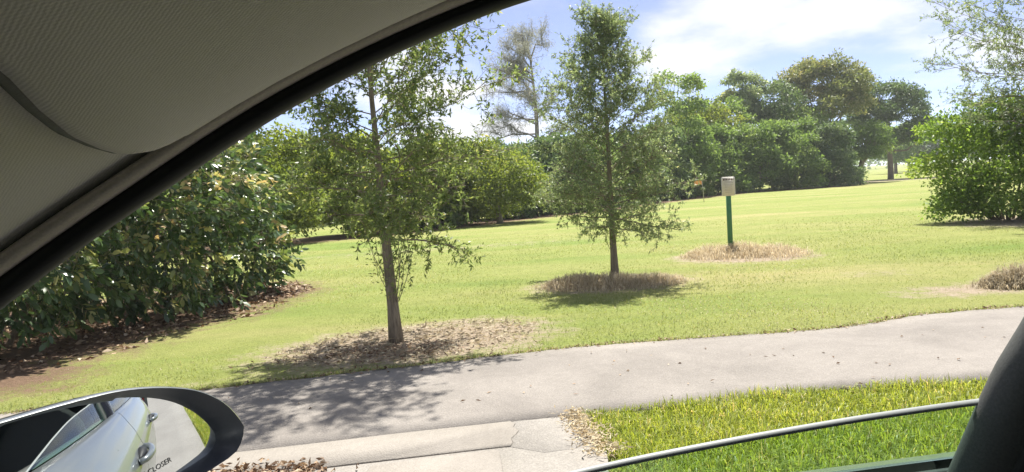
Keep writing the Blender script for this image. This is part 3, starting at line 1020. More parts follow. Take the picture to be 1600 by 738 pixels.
def lobes_for(rx, ry, h, z0, nl, seed, rs_=(0.16, 0.32), shape='round'):
    rs = np.random.default_rng(seed)
    out = []
    H = h - z0
    for i in range(nl):
        f = (i + 0.5) / nl
        a = i * 2.39996 + rs.normal(0, .3)
        if shape == 'round':
            zf = rs.uniform(0.05, 0.92)
            rad = math.sqrt(max(0.05, 1 - (2 * zf - 0.85) ** 2 / 1.35)) * rs.uniform(0.5, 0.9)
        elif shape == 'hedge':
            zf = rs.uniform(0.0, 1.0) ** 1.25
            rad = (1 - 0.45 * zf ** 2.5) * rs.uniform(0.5, 1.0)
        else:
            zf = rs.uniform(0.3, 0.95)
            rad = math.sqrt(max(0.03, 1 - ((zf - 0.45) / 0.6) ** 2)) * rs.uniform(0.4, 0.95)
        r = rs.uniform(*rs_) * min(rx, H * 0.6)
        zc = z0 + r * 0.6 + zf * (H - 1.5 * r)
        if shape == 'hedge':
            zc = z0 + r * 0.15 + zf * (H - 1.05 * r)
        out.append((math.cos(a) * rx * rad * 0.85, math.sin(a) * ry * rad * 0.85, zc, r))
    return out


def broad_tree(name, pos, rx, h, z0, mat, seed, label, n=9000, L=0.24, W=0.12, nl=34, shape='round', trunk_r=0.14, group=None, cat='tree', lean=0.0, rs_=(0.2, 0.38), ry=None, bark='bark', limbs=5):
    rs = np.random.default_rng(seed)
    if name != 'distant_tree':
        k = 0.86
        pos, rx, h, z0, L, W, trunk_r = (pos[0] * k, pos[1] * k), rx * k, h * k + 0.2, z0 * k, L * k, W * k, trunk_r * k
    root = empty(name, (pos[0], pos[1], 0))
    tag(root, label, cat, group)
    lob = [(x + lean * (z / h) * rx, y, z, r) for x, y, z, r in lobes_for(rx, ry or rx, h, z0, nl, seed, rs_, shape)]
    b = MB()
    ht = max(z0 + 0.4 * (h - z0), 0.5)
    q = np.linspace(0, 1, 7)
    tpts = np.stack([lean * rx * q * ht / h + 0.05 * np.sin(q * 5 + seed), 0.05 * np.cos(q * 4 + seed), ht * q - 0.05 * (1 - q)], 1)
    b.tube(tpts, trunk_r * (1.2 - 0.7 * q), 8)
    b.build('trunk', M[bark], root, True)
    for i in range(limbs):
        l = lob[i * len(lob) // limbs]
        s = tpts[3 + i % 3]
        e = np.array(l[:3])
        mid = (s + e) / 2 + np.array([0, 0, -0.06 * h])
        bb = MB()
        bb.tube([s, mid, e], [trunk_r * 0.5, trunk_r * 0.3, trunk_r * 0.1], 5, False)
        bb.build('limb', M[bark], root, True)
    o = obj('crown', blob_crown(lob, n, L, W, mat, seed + 100, zmin=0.03 if z0 < 0.5 else z0 * 0.8), root)
    o['kind'] = 'stuff'
    return root


# ---- shrub of large glossy leaves at the left
def glossy_shrub():
    rs = np.random.default_rng(3)
    root = empty('glossy_leaf_shrub', (-5.6, 9.6, 0))
    tag(root, 'big dark shrub of large glossy leaves, some yellowing, beside the lawn', 'shrub')
    off = np.array([-5.6, 9.6, 0])
    E_ = np.array(BUSH)
    stems = MB()
    for i in range(26):
        e = E_[rs.integers(len(E_))]
        a, r = rs.uniform(0, 2 * PI), rs.uniform(0, 0.35)
        s = np.array([e[0] + math.cos(a) * r, e[1] + math.sin(a) * r, -0.05])
        tip = np.array([e[0] + math.cos(a) * e[3] * .8, e[1] + math.sin(a) * e[4] * .8, e[2] + rs.uniform(-.2, .8) * e[5] * .8])
        mid = (s + tip) / 2 + np.array([0, 0, .25])
        st = MB()
        st.tube(np.stack([s, mid, tip]) - off, [0.035, 0.022, 0.008], 5, False)
        st.build('stem', M['bark'], root, True)
    # sprays: a short twig with leaves in two rows
    ns = 6500
    A = E_[:, 3] * E_[:, 5] * np.array([1.3, 1.4, 1.2, 0.9, 0.7, 0.9])
    pick = rs.choice(len(E_), ns, p=A / A.sum())
    d = unit(rs.normal(size=(ns, 3)) + np.array([0.35, -0.5, 0.0]))
    rr_ = np.where(rs.uniform(size=ns) < 0.3, rs.uniform(0.5, 0.92, ns), rs.normal(0.98, 0.05, ns))
    rr_ *= 1 + 0.13 * np.sin(d[:, 0] * 7 + pick * 2.0) * np.sin(d[:, 2] * 8 + pick) + 0.08 * np.sin(d[:, 1] * 11 + pick)
    C = E_[pick, :3] + d * E_[pick, 3:] * rr_[:, None]
    ok = C[:, 2] > 0.10
    # drop those well inside another lobe
    ins = np.zeros(ns, bool)
    for k, e in enumerate(E_):
        q = ((C - e[:3]) / e[3:])
        ins |= ((q ** 2).sum(1) < 0.55) & (pick != k)
    ok &= ~ins
    C, d = C[ok], d[ok]
    ns = len(C)
    ax = unit(d * 0.9 + rs.normal(0, 0.45, (ns, 3)) + np.array([0, 0, -0.25]))
    LP, LD, LL, LC, sp = [], [], [], [], MB()
    for i in range(ns):
        ln = rs.uniform(0.14, 0.3)
        side = unit(np.cross(ax[i], rs.normal(size=3)))
        young = rs.uniform() + (0.10 if C[i][2] > 1.7 else 0.0)  # pale leaves; more of them up high, painting the sunlit top into leaf colour
        ctone = 0.93 if young > 0.94 else (0.82 if young > 0.78 else rs.uniform(0.1, 0.62))
        base_, end = C[i] - ax[i] * ln * 0.5, C[i] + ax[i] * ln * 0.5
        sp.tube(np.stack([base_ - ax[i] * 0.2, end]) - off, [0.004, 0.002], 3, False)
        m = rs.integers(5, 9)
        for j in range(m):
            f = (j + 0.5) / m
            sg = 1 if j % 2 else -1
            LP.append(base_ + (end - base_) * f)
            LD.append(ax[i] * (0.5 + 0.5 * f) + side * sg * (0.9 - 0.6 * f) + rs.normal(0, 0.15, 3) + np.array([0, 0, -0.15]))
            LL.append(rs.uniform(0.085, 0.145))
            LC.append(np.clip(ctone + rs.normal(0, 0.05) + (0.05 * f if ctone > 0.8 else 0), 0, 1))
    LP, LD, LL, LC = np.array(LP) - off, unit(np.array(LD)), np.array(LL), np.array(LC)
    sp.build('twigs', M['bark'], root)['kind'] = 'stuff'
    # 300 leaves that show largest are single parts, the rest one mass
    cam_p = np.array([0, 0, CAM_H]) - off
    toc = cam_p - LP
    dist = np.linalg.norm(toc, axis=1)
    outw = -dist + 1.2 * (LP @ np.array([0.6, -0.8, 0.0])) * 0.4 + (LC > 0.8) * 1.5
    vis = (LP[:, 0] + off[0] > -0.72 * (LP[:, 1] + off[1])) & (LP[:, 2] < 2.9)
    order = np.argsort(-np.where(vis, outw + rs.normal(0, .3, len(LP)), -99))
    big, rest = order[:300], order[300:]
    V, Q, k = leaf_arrays(LP[rest], LD[rest], LL[rest], LL[rest] * 0.5, 0.10, 0.12, True)
    o = obj('foliage', np_mesh('foliage', V, [Q], M['shrub_leaf'], {'rnd': np.repeat(LC[rest], k)}), root)
    o['kind'] = 'stuff'
    # shared leaf meshes, one per tone
    tones = [0.15, 0.35, 0.55, 0.72, 0.84, 0.93, 0.98]
    protos = []
    for tn in tones:
        V, Q, k = leaf_arrays(np.zeros((1, 3)), np.array([[1.0, 0, 0]]), 1.0, 0.5, 0.10, 0.12, True)
        # lay the leaf flat around +X
        protos.append(np_mesh('leaf', V, [Q], M['shrub_leaf'], {'rnd': np.full(len(V), tn)}))
    for i in big:
        tn = int(np.argmin([abs(LC[i] - t_) for t_ in tones]))
        lf = obj('leaf', protos[tn], root)
        dv = Vector(LD[i])
        qn = Vector((1, 0, 0)).rotation_difference(dv)
        roll_ = Matrix.Rotation(rs.uniform(-0.9, 0.9), 4, 'X')
        lf.matrix_local = Matrix.Translation(Vector(LP[i])) @ qn.to_matrix().to_4x4() @ roll_ @ Matrix.Scale(float(LL[i]), 4)
    return root


glossy_shrub()

# ---- bright shrub under the oak at the right
sh = empty('bright_green_shrub', (11.9, 17.6, 0))
tag(sh, 'bright yellow green shrub growing under the loose branched oak', 'shrub')
lb_ = [(x * 1.3, y * 1.2, z * 1.22, r * 1.22) for x, y, z, r in
       [(-0.9, -0.3, 0.65, 0.55), (-0.3, -0.7, 0.7, 0.65), (0.5, -0.8, 0.6, 0.6), (-0.5, 0.1, 1.3, 0.6), (0.3, -0.2, 1.4, 0.65), (1.0, 0, 1.2, 0.7), (-1.25, 0.2, 1.0, 0.4), (-1.0, 0.3, 1.7, 0.42),
        (-0.2, 0.3, 1.9, 0.5), (0.7, 0.3, 2.0, 0.6), (1.5, 0.2, 1.8, 0.7), (1.6, -0.5, 0.8, 0.7), (-1.1, -0.4, 0.4, 0.35), (0.1, -1.0, 0.35, 0.4), (-0.6, -0.9, 0.22, 0.4), (0.9, -1.0, 0.25, 0.45), (1.8, -0.8, 0.25, 0.5), (-0.9, 0, 0.15, 0.5), (0.4, -0.9, 0.1, 0.5)]]
o = obj('foliage', blob_crown(lb_, 36000, 0.10, 0.05, M['bright_leaf'], 77, 0.2, 0.04), sh)
o['kind'] = 'stuff'
for i, l in enumerate(lb_):
    st = MB()
    e = np.array(l[:3])
    s = np.array([e[0] * 0.2, e[1] * 0.2, -0.04])
    st.tube([s, (s + e) / 2 + np.array([0, 0, .1]), e], [0.03, 0.02, 0.008], 5, False)
    st.build('stem', M['bark'], sh, True)

# ---- the tree line: position, half width, height, crown base
row = 'hedge shrubs along the far side of the lawn'
HS = 'rounded dense green shrub in the hedge row edging the far lawn'
hedge = [((-21, 27), 3.0, 4.6, .1, 'hedge_leaf'), ((-15.5, 29), 2.9, 4.6, .1, 'hedge_leaf'), ((-6.9, 33.6), 2.6, 4.4, .1, 'lime_leaf'), ((-3.6, 36.8), 2.4, 3.7, .1, 'hedge_leaf'),
         ((-0.2, 42), 2.6, 4.2, .1, 'dark_leaf'), ((3.1, 45.5), 2.6, 4.6, .1, 'dark_leaf'), ((5.6, 49.5), 2.6, 4.6, .1, 'hedge_leaf'), ((8.6, 53.5), 2.8, 5.0, .1, 'dark_leaf'), ((11.9, 58.5), 3.0, 5.4, .1, 'dark_leaf'),
         ((15.4, 63.5), 3.1, 5.8, .1, 'hedge_leaf'), ((19.2, 66.5), 3.2, 6.2, .1, 'hedge_leaf'), ((23.0, 67.5), 3.2, 6.1, .1, 'hedge_leaf'), ((26.6, 68.5), 3.0, 6.4, .1, 'hedge_leaf'), ((30.2, 69.5), 2.9, 6.0, .1, 'dark_leaf')]
for i, (p, rx, h, z0, mt) in enumerate(hedge):
    broad_tree('hedge_shrub', p, rx, h, z0, M[mt], 200 + i, HS, n=15000, L=0.20 + 0.0014 * p[1], W=0.13, nl=60, shape='hedge', group=row, cat='shrub', rs_=(0.14, 0.32), trunk_r=0.1)

broad_tree('pale_broadleaf_tree', (-10.0, 29.5), 2.5, 6.0, 0.2, M['lime_leaf'], 301, 'pale yellow green tree rising right behind the glossy dark shrub', n=18000, L=.18, W=.09, nl=46, shape='hedge')
broad_tree('lime_tree', (-3.5, 35.0), 2.0, 3.9, 0.1, M['lime_leaf'], 302, 'low lime green tree on the lawn edge behind the leaning oak', n=13000, L=.16, W=.085, shape='hedge')
broad_tree('sprawling_lime_tree', (-0.6, 36.2), 2.4, 4.3, 0.2, M['lime_leaf'], 303, 'sprawling lime green tree between the leaning oak and the conical oak', n=14000, L=.17, W=.085, nl=40, shape='hedge')
broad_tree('columnar_tree', (14.4, 62), 3.0, 11.2, 2.0, M['hedge_leaf'], 304, 'tall narrow green tree above the hedge beside the conical oak', n=8000, L=.3, W=.15, nl=30, shape='round', rs_=(.2, .34))
broad_tree('mixed_green_tree', (18.2, 70), 4.0, 10.2, 1.0, M['lime_leaf'], 305, 'light green tree behind the hedge, between narrow tree and feathery tree', n=9000, L=.3, W=.15, nl=32)
broad_tree('feathery_tree', (24.5, 76), 3.0, 12.4, 4.0, M['oak_leaf_grey'], 306, 'feathery grey green tree with small separate tufts behind the hedge', n=10000, L=.32, W=.12, nl=44, shape='umbrella', rs_=(.14, .28))
broad_tree('dark_green_tree', (27.2, 76), 3.6, 11.6, 1.0, M['dark_leaf'], 307, 'dark green tree tucked left against the big olive brown tree', n=9000, L=.3, W=.15, nl=32)
broad_tree('olive_brown_tree', (34.2, 80), 6.2, 13.9, 4.0, M['olive_leaf'], 308, 'tallest broad tree with olive brown crown above the hedge', n=24000, L=.34, W=.16, nl=95, shape='umbrella', trunk_r=.3, rs_=(.09, .22))
broad_tree('olive_green_tree', (31.0, 78), 4.2, 9.0, 0.5, M['hedge_leaf'], 311, 'green tree filling the gap below the olive brown crown', n=11000, L=.3, W=.15, nl=36)
broad_tree('dark_spreading_tree', (44.5, 86), 5.4, 11.6, 3.2, M['dark_leaf'], 309, 'dark green spreading tree at the hedge end with hanging boughs', n=20000, L=.34, W=.16, nl=80, shape='round', trunk_r=.3, rs_=(.11, .24))
broad_tree('tall_hedge_tree', (21.8, 73), 3.4, 9.6, 0.6, M['hedge_leaf'], 312, 'mid green tree standing just behind the hedge left of the feathery tree', n=11000, L=.3, W=.15, nl=44, rs_=(.14, .28))
broad_tree('leaning_trunk_tree', (35.6, 75.0), 3.2, 6.0, 1.9, M['hedge_leaf'], 310, 'small tree with bare leaning trunk at the end of the hedge row', n=9000, L=.28, W=.14, nl=26, shape='round', trunk_r=.3, lean=0.35, rs_=(.25, .4))
for i, (x, y, h) in enumerate([(62, 118, 7), (70, 124, 8), (56, 140, 8), (50, 150, 9), (76, 140, 8), (84, 132, 8), (43, 150, 8)]):
    broad_tree('distant_tree', (x, y), 5.0, h + 1.5, 1.0, M['dark_leaf' if i % 2 else 'hedge_leaf'], 400 + i, 'far tree on the open lawn beyond the hedge end', n=4500, L=.5, W=.28, nl=24, group='far trees beyond the hedge end', trunk_r=.25, rs_=(.22, .36))
# deep wood behind the hedge row
lob = []
rs = np.random.default_rng(88)
for i in range(150):
    f = i / 149
    x = -40 + 82 * f
    yy = np.interp(x, [-40, -12, 0, 10, 22, 45], [32, 40, 50, 66, 84, 95]) + rs.uniform(0, 6)
    hh = np.interp(x, [-40, -12, 0, 10, 22, 45], [5.0, 4.4, 4.4, 6.0, 7.5, 8.0]) * rs.uniform(0.7, 1.0)
    for zz in (0.25, 0.6, 0.85):
        lob.append((x + rs.normal(0, .6), yy + rs.normal(0, .5), hh * zz, rs.uniform(1.0, 1.7)))
me = blob_crown(lob, 42000, 0.5, 0.3, M['dark_leaf'], 89, zmin=0.0, name='background_wood')
tag(obj('background_wood', me), 'dark mass of woodland behind the hedge row', 'woodland', kind='stuff')


lob = []
for i in range(170):
    a = -0.75 + 1.75 * i / 169
    R_ = 330 + rs.uniform(-30, 60)
    for k in range(2):
        lob.append((math.sin(a) * R_, math.cos(a) * R_, rs.uniform(1.5, 7), rs.uniform(4, 6.5)))
me = blob_crown(lob, 16000, 2.0, 1.2, M['hedge_leaf'], 91, zmin=0.0, name='horizon_wood')
tag(obj('horizon_wood', me), 'low band of far woodland along the horizon', 'woodland', kind='stuff')


# ---- airy needle tree (wispy, half bare) behind the conical oak
def wispy():
    rs = np.random.default_rng(51)
    root = empty('wispy_tree', (1.9, 54.0, 0))
    tag(root, 'tall wispy half bare tree with drooping grey foliage against the sky', 'tree')
    b = MB()
    q = np.linspace(0, 1, 9)
    tp = np.stack([0.4 * np.sin(q * 3), 0 * q, 12.2 * q - .05], 1)
    b.tube(tp, 0.22 * (1 - q) + 0.03, 8)
    b.build('trunk', M['bark_grey'], root, True)
    tw = MB()
    LP, LD = [], []
    for i in range(22):
        s = 0.38 + 0.6 * i / 22
        o = np.array([np.interp(s, q, tp[:, k]) for k in range(3)])
        az = (PI + rs.normal(0, 0.7)) if i % 3 else rs.uniform(0, 2 * PI)
        R = np.interp(s, [.38, .6, .8, 1], [4.2, 4.4, 3.4, 1.4]) * rs.uniform(.7, 1.05)
        el = 0.45 + 0.6 * (s - .38) + rs.normal(0, .3)
        d = np.array([math.cos(az) * math.cos(el), math.sin(az) * math.cos(el), math.sin(el)])
        g = np.linspace(0, 1, 6)
        limb = o + d * R * g[:, None] + rs.normal(0, .3, (6, 3)) * g[:, None] - np.array([0, 0, 0.22]) * R * g[:, None] ** 2
        lb = MB()
        lb.tube(limb, 0.07 * (1 - .8 * g), 5, False)
        lb.build('limb', M['bark_grey'], root, True)
        for j in range(30):
            f = rs.uniform(.25, 1)
            so = np.array([np.interp(f, g, limb[:, k]) for k in range(3)])
            sdv = unit(d * .6 + rs.normal(0, .6, 3) + np.array([0, 0, .25]))
            sl = rs.uniform(.5, 1.3)
            tip = so + sdv * sl
            tw.tube([so, tip], [0.018, 0.006], 3, False)
            m = 22
            h = rs.uniform(.2, 1.1, m)
            LP.append(so + sdv * sl * h[:, None] + rs.normal(0, .12, (m, 3)))
            LD.append(rs.normal(0, .45, (m, 3)) + np.array([0, 0, -.35]))
    tw.build('twigs', M['bark_grey'], root)['kind'] = 'stuff'
    LP, LD = np.vstack(LP), np.vstack(LD)
    V, Q, k = leaf_arrays(LP, LD, rs.uniform(.18, .42, len(LP)), 0.030, 0.1, 0.1)
    obj('crown', np_mesh('crown', V, [Q], M['pale_leaf'], {'rnd': np.repeat(rs.uniform(0, 1, len(LP)), k)}), root)['kind'] = 'stuff'


wispy()

# ================================================================== SIGN AND FLAG
sg = empty('post_sign', (4.05, 13.65, 0), math.radians(-6))
sg.scale = (0.92, 0.92, 0.95)
tag(sg, 'small cream notice on a green post standing in dry straw', 'sign')
b_ = MB()
pr = 0.036
an = np.linspace(0, 2 * PI, 5)[:-1] + PI / 4
# square post with rounded corners
poly = [(sx * 0.040 + cx, sy * 0.030 + cy) for sx, sy, cs in ((1, 1, ((.006, 0), (.004, .004), (0, .006))), (-1, 1, ((0, .006), (-.004, .004), (-.006, 0))),
                                                         (-1, -1, ((-.006, 0), (-.004, -.004), (0, -.006))), (1, -1, ((0, -.006), (.004, -.004), (.006, 0)))) for cx, cy in cs]
n = len(poly)
Vp = np.array([(x, y, z) for z in (-0.1, 1.42) for x, y in poly])
j = np.arange(n)
np_ = np_mesh('post', Vp, [np.stack([j, (j + 1) % n, n + (j + 1) % n, n + j], -1), (n + j)[None, :], j[::-1][None, :]], M['green_paint'])
obj('post', np_, sg)


def round_rect(w, h, r, k=5):
    pts = []
    for cx, cy, a0 in ((w / 2 - r, h / 2 - r, 0), (-w / 2 + r, h / 2 - r, 90), (-w / 2 + r, -h / 2 + r, 180), (w / 2 - r, -h / 2 + r, 270)):
        for i in range(k):
            a = math.radians(a0 + 90 * i / (k - 1))
            pts.append((cx + r * math.cos(a), cy + r * math.sin(a)))
    return np.array(pts)


def plate(name, w, h, r, y0, y1, zc, mat, parent):
    p = round_rect(w, h, r)
    n = len(p)
    Vv = np.vstack([np.c_[p[:, 0], np.full(n, y0), zc + p[:, 1]], np.c_[p[:, 0], np.full(n, y1), zc + p[:, 1]]])
    j = np.arange(n)
    me = np_mesh(name, Vv, [np.stack([j, (j + 1) % n, n + (j + 1) % n, n + j], -1), j[::-1][None, :], (n + j)[None, :]], mat)
    return obj(name, me, parent)


pl = plate('sign_panel', 0.265, 0.37, 0.032, -0.046, -0.034, 1.295, M['sign_rim'], sg)
fc = plate('sign_face', 0.250, 0.355, 0.026, -0.0485, -0.0455, 1.295, M['sign_face'], pl)
hd = MB()
xx = -0.10
for wd in (0.022, 0.018, 0.026, 0.02, 0.022, 0.024, 0.016):     # bold heading, too small in the photograph to read
    hd.box((xx, -0.0505, 1.415 + random.uniform(-.003, .003)), (xx + wd, -0.048, 1.447 + random.uniform(-.003, .003)))
    xx += wd + 0.0085
hd.build('heading', M['sign_ink'], pl)
for i, z in enumerate((1.385, 1.36, 1.325, 1.30, 1.275, 1.24, 1.215, 1.18)):
    t_ = MB()
    w0 = random.uniform(0.06, 0.095)
    t_.box((-w0, -0.0505, z), (w0, -0.048, z + 0.008))
    t_.build('text_line', M['sign_small_ink'], pl)
for z in (1.445, 1.145):
    b_ = MB()
    b_.tube([(0, -0.052, z), (0, -0.046, z)], 0.007, 8)
    b_.build('bolt', M['pole'], pl)

fl = empty('golf_flag', (10.95, 41.75, 0))
fl.scale = (0.85, 0.85, 0.8)
tag(fl, 'small orange flag on a thin pole at the far lawn', 'flag')
b_ = MB()
b_.tube([(0.05, 0, -0.05), (0.02, 0, 0.8), (-0.05, 0, 1.62)], [0.022, 0.02, 0.016], 8)
b_.tube([(-0.05, 0, 1.60), (-0.052, 0, 1.65)], [0.03, 0.02], 8)
b_.build('pole', M['pole'], fl, True)
G = np.array([[(-0.05 - s * 0.52, 0.05 * math.sin(s * 5), 1.22 + k * 0.34 + s * 0.02 - 0.12 * s * s + (0.5 - k) * 0.06 * s) for s in np.linspace(0, 1, 8)] for k in (0, .5, 1)])
b_ = MB()
b_.grid(G)
G2 = G.copy(); G2[:, :, 1] += 0.006
b_.grid(G2, True)
b_.build('cloth', M['flag'], fl, True)


# ================================================================== CAR  (local x = rearwards, y = outwards to the lawn, z up)
car = empty('car', (0, 0, 0.008), math.radians(9))
tag(car, 'silver car seen from its own cabin with open window and wing mirror', 'car')
ZC = -0.008
VC = -0.10          # centre line of the car


def arr(T):
    a = np.array(T, float)
    return a[np.argsort(a[:, 0])]


def smooth_interp(a):
    """dense, lightly smoothed version of a (u,z) table"""
    uu_ = np.linspace(a[0, 0], a[-1, 0], 400)
    zz_ = np.interp(uu_, a[:, 0], a[:, 1])
    for _ in range(3):
        zz_[4:-4] = np.convolve(zz_, np.ones(9) / 9, 'valid')
    return lambda u: np.interp(u, uu_, zz_)


z_trim = smooth_interp(arr([(0.78, 1.10), (0.6, 1.222), (0.45, 1.317), (0.264, 1.426), (0.214, 1.456), (0.168, 1.481), (0.144, 1.493), (0.099, 1.519), (0.05, 1.542), (0.0, 1.561),
                            (-0.036, 1.576), (-0.1, 1.598), (-0.2, 1.622), (-0.35, 1.642), (-0.6, 1.655), (-1.0, 1.652), (-1.6, 1.60), (-2.2, 1.50)]))
z_in = smooth_interp(arr([(0.78, 1.085), (0.6, 1.205), (0.45, 1.30), (0.269, 1.410), (0.217, 1.442), (0.168, 1.469), (0.13, 1.491), (0.101, 1.509), (0.051, 1.532), (0.002, 1.553),
                          (-0.036, 1.5665), (-0.1, 1.588), (-0.2, 1.612), (-0.35, 1.632), (-0.6, 1.645), (-1.0, 1.64), (-1.6, 1.588), (-2.2, 1.488)]))
z_out = smooth_interp(arr([(0.78, 1.055), (0.6, 1.18), (0.45, 1.277), (0.275, 1.387), (0.239, 1.412), (0.202, 1.436), (0.166, 1.455), (0.133, 1.474), (0.1, 1.495), (0.05, 1.52), (0.011, 1.538),
                           (-0.038, 1.556), (-0.088, 1.575), (-0.2, 1.595), (-0.35, 1.612), (-0.6, 1.622), (-1.0, 1.615), (-1.6, 1.56), (-2.2, 1.46)]))


def v_pl(z):
    return 0.66 - 0.35 * (z - 1.10)


def rise(w):
    return 0.06 * (1 - np.exp(-2.5 * w))


def LC_(u, v, z):
    return np.stack([-np.asarray(u, float) + 0 * np.asarray(z), np.asarray(v, float) + 0 * np.asarray(z), np.asarray(z, float) + ZC], -1)


US = np.concatenate([np.linspace(0.78, 0.3, 16), np.linspace(0.29, -0.3, 60), np.linspace(-0.32, -0.66, 10)])


def strip(name, sections, mat, parent=car, smooth=True, closed=False, us=US):
    """sections: function u -> list of (v, z)"""
    G = []
    for u in us:
        s = sections(u)
        G.append([(-u, v, z + ZC) for v, z in s])
    G = np.array(G)
    b = MB()
    b.grid(G)
    o = b.build(name, mat, parent, smooth)
    return o


def mirror_copy(o, name=None, parent=car):
    """the same panel on the other side of the car"""
    me = o.data.copy()
    n = len(me.vertices)
    co = np.empty(n * 3, np.float32)
    me.vertices.foreach_get('co', co)
    co = co.reshape(-1, 3)
    co[:, 1] = 2 * VC - co[:, 1]
    me.vertices.foreach_set('co', co.ravel())
    me.flip_normals()
    me.update()
    return obj(name or o.name.split('.')[0], me, parent)


def z_lip(u, e):
    """lower edge of the outer frame lip: the frame splays a little as it runs outwards"""
    s = 1 + e / v_pl(z_out(u))
    return CAM_H + (z_out(u / s) - CAM_H) * s


def s_frame(u):
    zo, zi, zt = z_out(u), z_in(u), z_trim(u)
    a = v_pl(zo)
    z2 = z_lip(u, 0.034)
    return [(v_pl(zt) + 0.03, zt + 0.03), (v_pl(zi) + 0.04, zi + 0.012), (a + 0.038, z2 + 0.004), (a + 0.034, z2), (a + 0.004, zo - 0.0004), (a - 0.002, zo + 0.001),
            (v_pl(zo * .6 + zi * .4) - 0.006, zo * .6 + zi * .4), (v_pl(zo * .2 + zi * .8) - 0.006, zo * .2 + zi * .8), (v_pl(zi) - 0.003, zi), (v_pl(zi) + 0.004, zi + 0.004)]


def s_lip(u):
    zo = z_out(u)
    a = v_pl(zo)
    z2 = z_lip(u, 0.038)
    return [(a + 0.0385, z2 + 0.006), (a + 0.041, z2 + 0.003), (a + 0.0405, z2 + 0.0004), (a + 0.037, z2 - 0.0004), (a + 0.035, z2 + 0.0012)]


def s_strip(u):
    zi, zt = z_in(u), z_trim(u)
    d = zt - zi + 0.004
    z0 = zi - 0.001
    p = [(0.0, 0.002), (0.02, -0.008), (0.14, -0.0155), (0.40, -0.0185), (0.60, -0.0165), (0.76, -0.010), (0.82, 0.0), (0.84, 0.012)]
    return [(v_pl(z0 + f * d) + o_, z0 + f * d) for f, o_ in p]


fr = strip('door_frame', s_frame, M['black_trim'])
lp_ = strip('lip_highlight_strip', s_lip, M['chrome'], fr)  # bright strip imitating the sunlit highlight along the frame's outer edge
strip('weatherstrip', s_strip, M['weatherstrip'])
mirror_copy(fr)


def head_section(u, off, w0=0.0, w1=None, nw=26):
    zt = z_trim(u)
    vt = v_pl(zt)
    W = vt - VC
    w1 = W if w1 is None else w1
    w = w0 + (w1 - w0) * np.linspace(0, 1, nw) ** 1.5
    out = [(vt - a, zt + rise(a) - off) for a in w]
    return out


# fabric covered pillar and header piece, under the headliner lip
b_ = MB()
hus = np.linspace(0.42, 0.10, 22)
half = np.array([[(-u, v, z + ZC) for v, z in head_section(u, 0.0)] for u in hus])
other = half[:, ::-1].copy()
other[:, :, 1] = 2 * VC - other[:, :, 1]
b_.grid(np.concatenate([half, other[:, 1:]], 1), True)
pus = np.linspace(0.80, 0.42, 20)
b_.grid(np.array([[(-u, v, z + ZC) for v, z in head_section(u, 0.0, 0, 0.085, 8)] for u in pus]), True)
g2 = np.array([[(-u, 2 * VC - v, z + ZC) for v, z in head_section(u, 0.0, 0, 0.085, 8)] for u in pus])
b_.grid(g2)
b_.build('pillar_trim', M['pillar_fabric'], car, True)

# headliner: proud of the pillar trim, with a rounded lip whose corner sweeps into the weatherstrip
lip_v = np.array([-0.70, VC, 0.10, 0.25, 0.314, 0.358, 0.406, 0.443, 0.467, 0.483, 0.491, 0.495])
lip_u = np.array([0.140, 0.132, 0.132, 0.139, 0.146, 0.154, 0.160, 0.160, 0.158, 0.152, 0.145, 0.136])


def surf_z(u, v, off):
    zt = z_trim(u)
    w = np.maximum(v_pl(zt) - v, 0)
    return zt + rise(w) - off * (1 - np.exp(-w / 0.02))


vgrid = np.concatenate([np.linspace(VC, 0.40, 26), np.linspace(0.41, 0.499, 24)])
rows = []
SEG = [(0.010, -0.003), (0.004, 0.003), (0.0005, 0.008), (0.0022, 0.0125), (0.0095, 0.0165)]
back = np.linspace(0, 1, 40) ** 1.2
for v in vgrid:
    ue = np.interp(v, lip_v, lip_u)
    r_row = []
    for du, off in SEG:
        u = ue - du
        r_row.append((-u, v, surf_z(u, v, off) + ZC))
    for f in back[1:]:
        u = (ue - 0.0125) + (-2.1 - ue) * f
        vv = min(v, v_pl(z_trim(u)) - 0.0005)
        r_row.append((-u, vv, surf_z(u, vv, 0.0165 - 0.003 * min(1, f * 6)) + ZC))
    rows.append(r_row)
# last row: follows the weatherstrip line out to the edge
r_row = []
for k in range(len(rows[-1])):
    x, y, z = rows[-1][k]
    u = -x
    vv = v_pl(z_trim(u)) + (0.0005 if k >= 5 else 0.0)
    if k < 5:
        vv = max(y, min(vv, y + 0.004))
    r_row.append((x, vv, surf_z(u, vv, SEG[min(k, 4)][1]) + ZC))
rows.append(r_row)
G = np.array(rows)
G2 = G[::-1].copy()
G2[:, :, 1] = 2 * VC - G2[:, :, 1]
b_ = MB()
b_.grid(np.concatenate([G2[:-1], G]), True)
b_.build('headliner', M['headliner'], car, True)

# dark tubes added as shade under the headliner lip and above the weatherstrip
b_ = MB()
pts = []
for v in np.concatenate([np.linspace(-0.55, 0.40, 30), np.linspace(0.41, 0.497, 26)]):
    ue = np.interp(v, lip_v, lip_u) + 0.0022
    pts.append((-ue, v, surf_z(ue, v, 0.0045) + ZC))
b_.tube(pts, 0.0046, 8)
b_.build('seam_shade_tube', M['dark_plastic'], car, True)
b_ = MB()
b_.tube([(-u, v_pl(z_trim(u)) - 0.004, z_trim(u) - 0.0012 + ZC) for u in US[10:]], 0.0017, 6)
b_.build('crease_shade_tube', M['black_trim'], car, True)

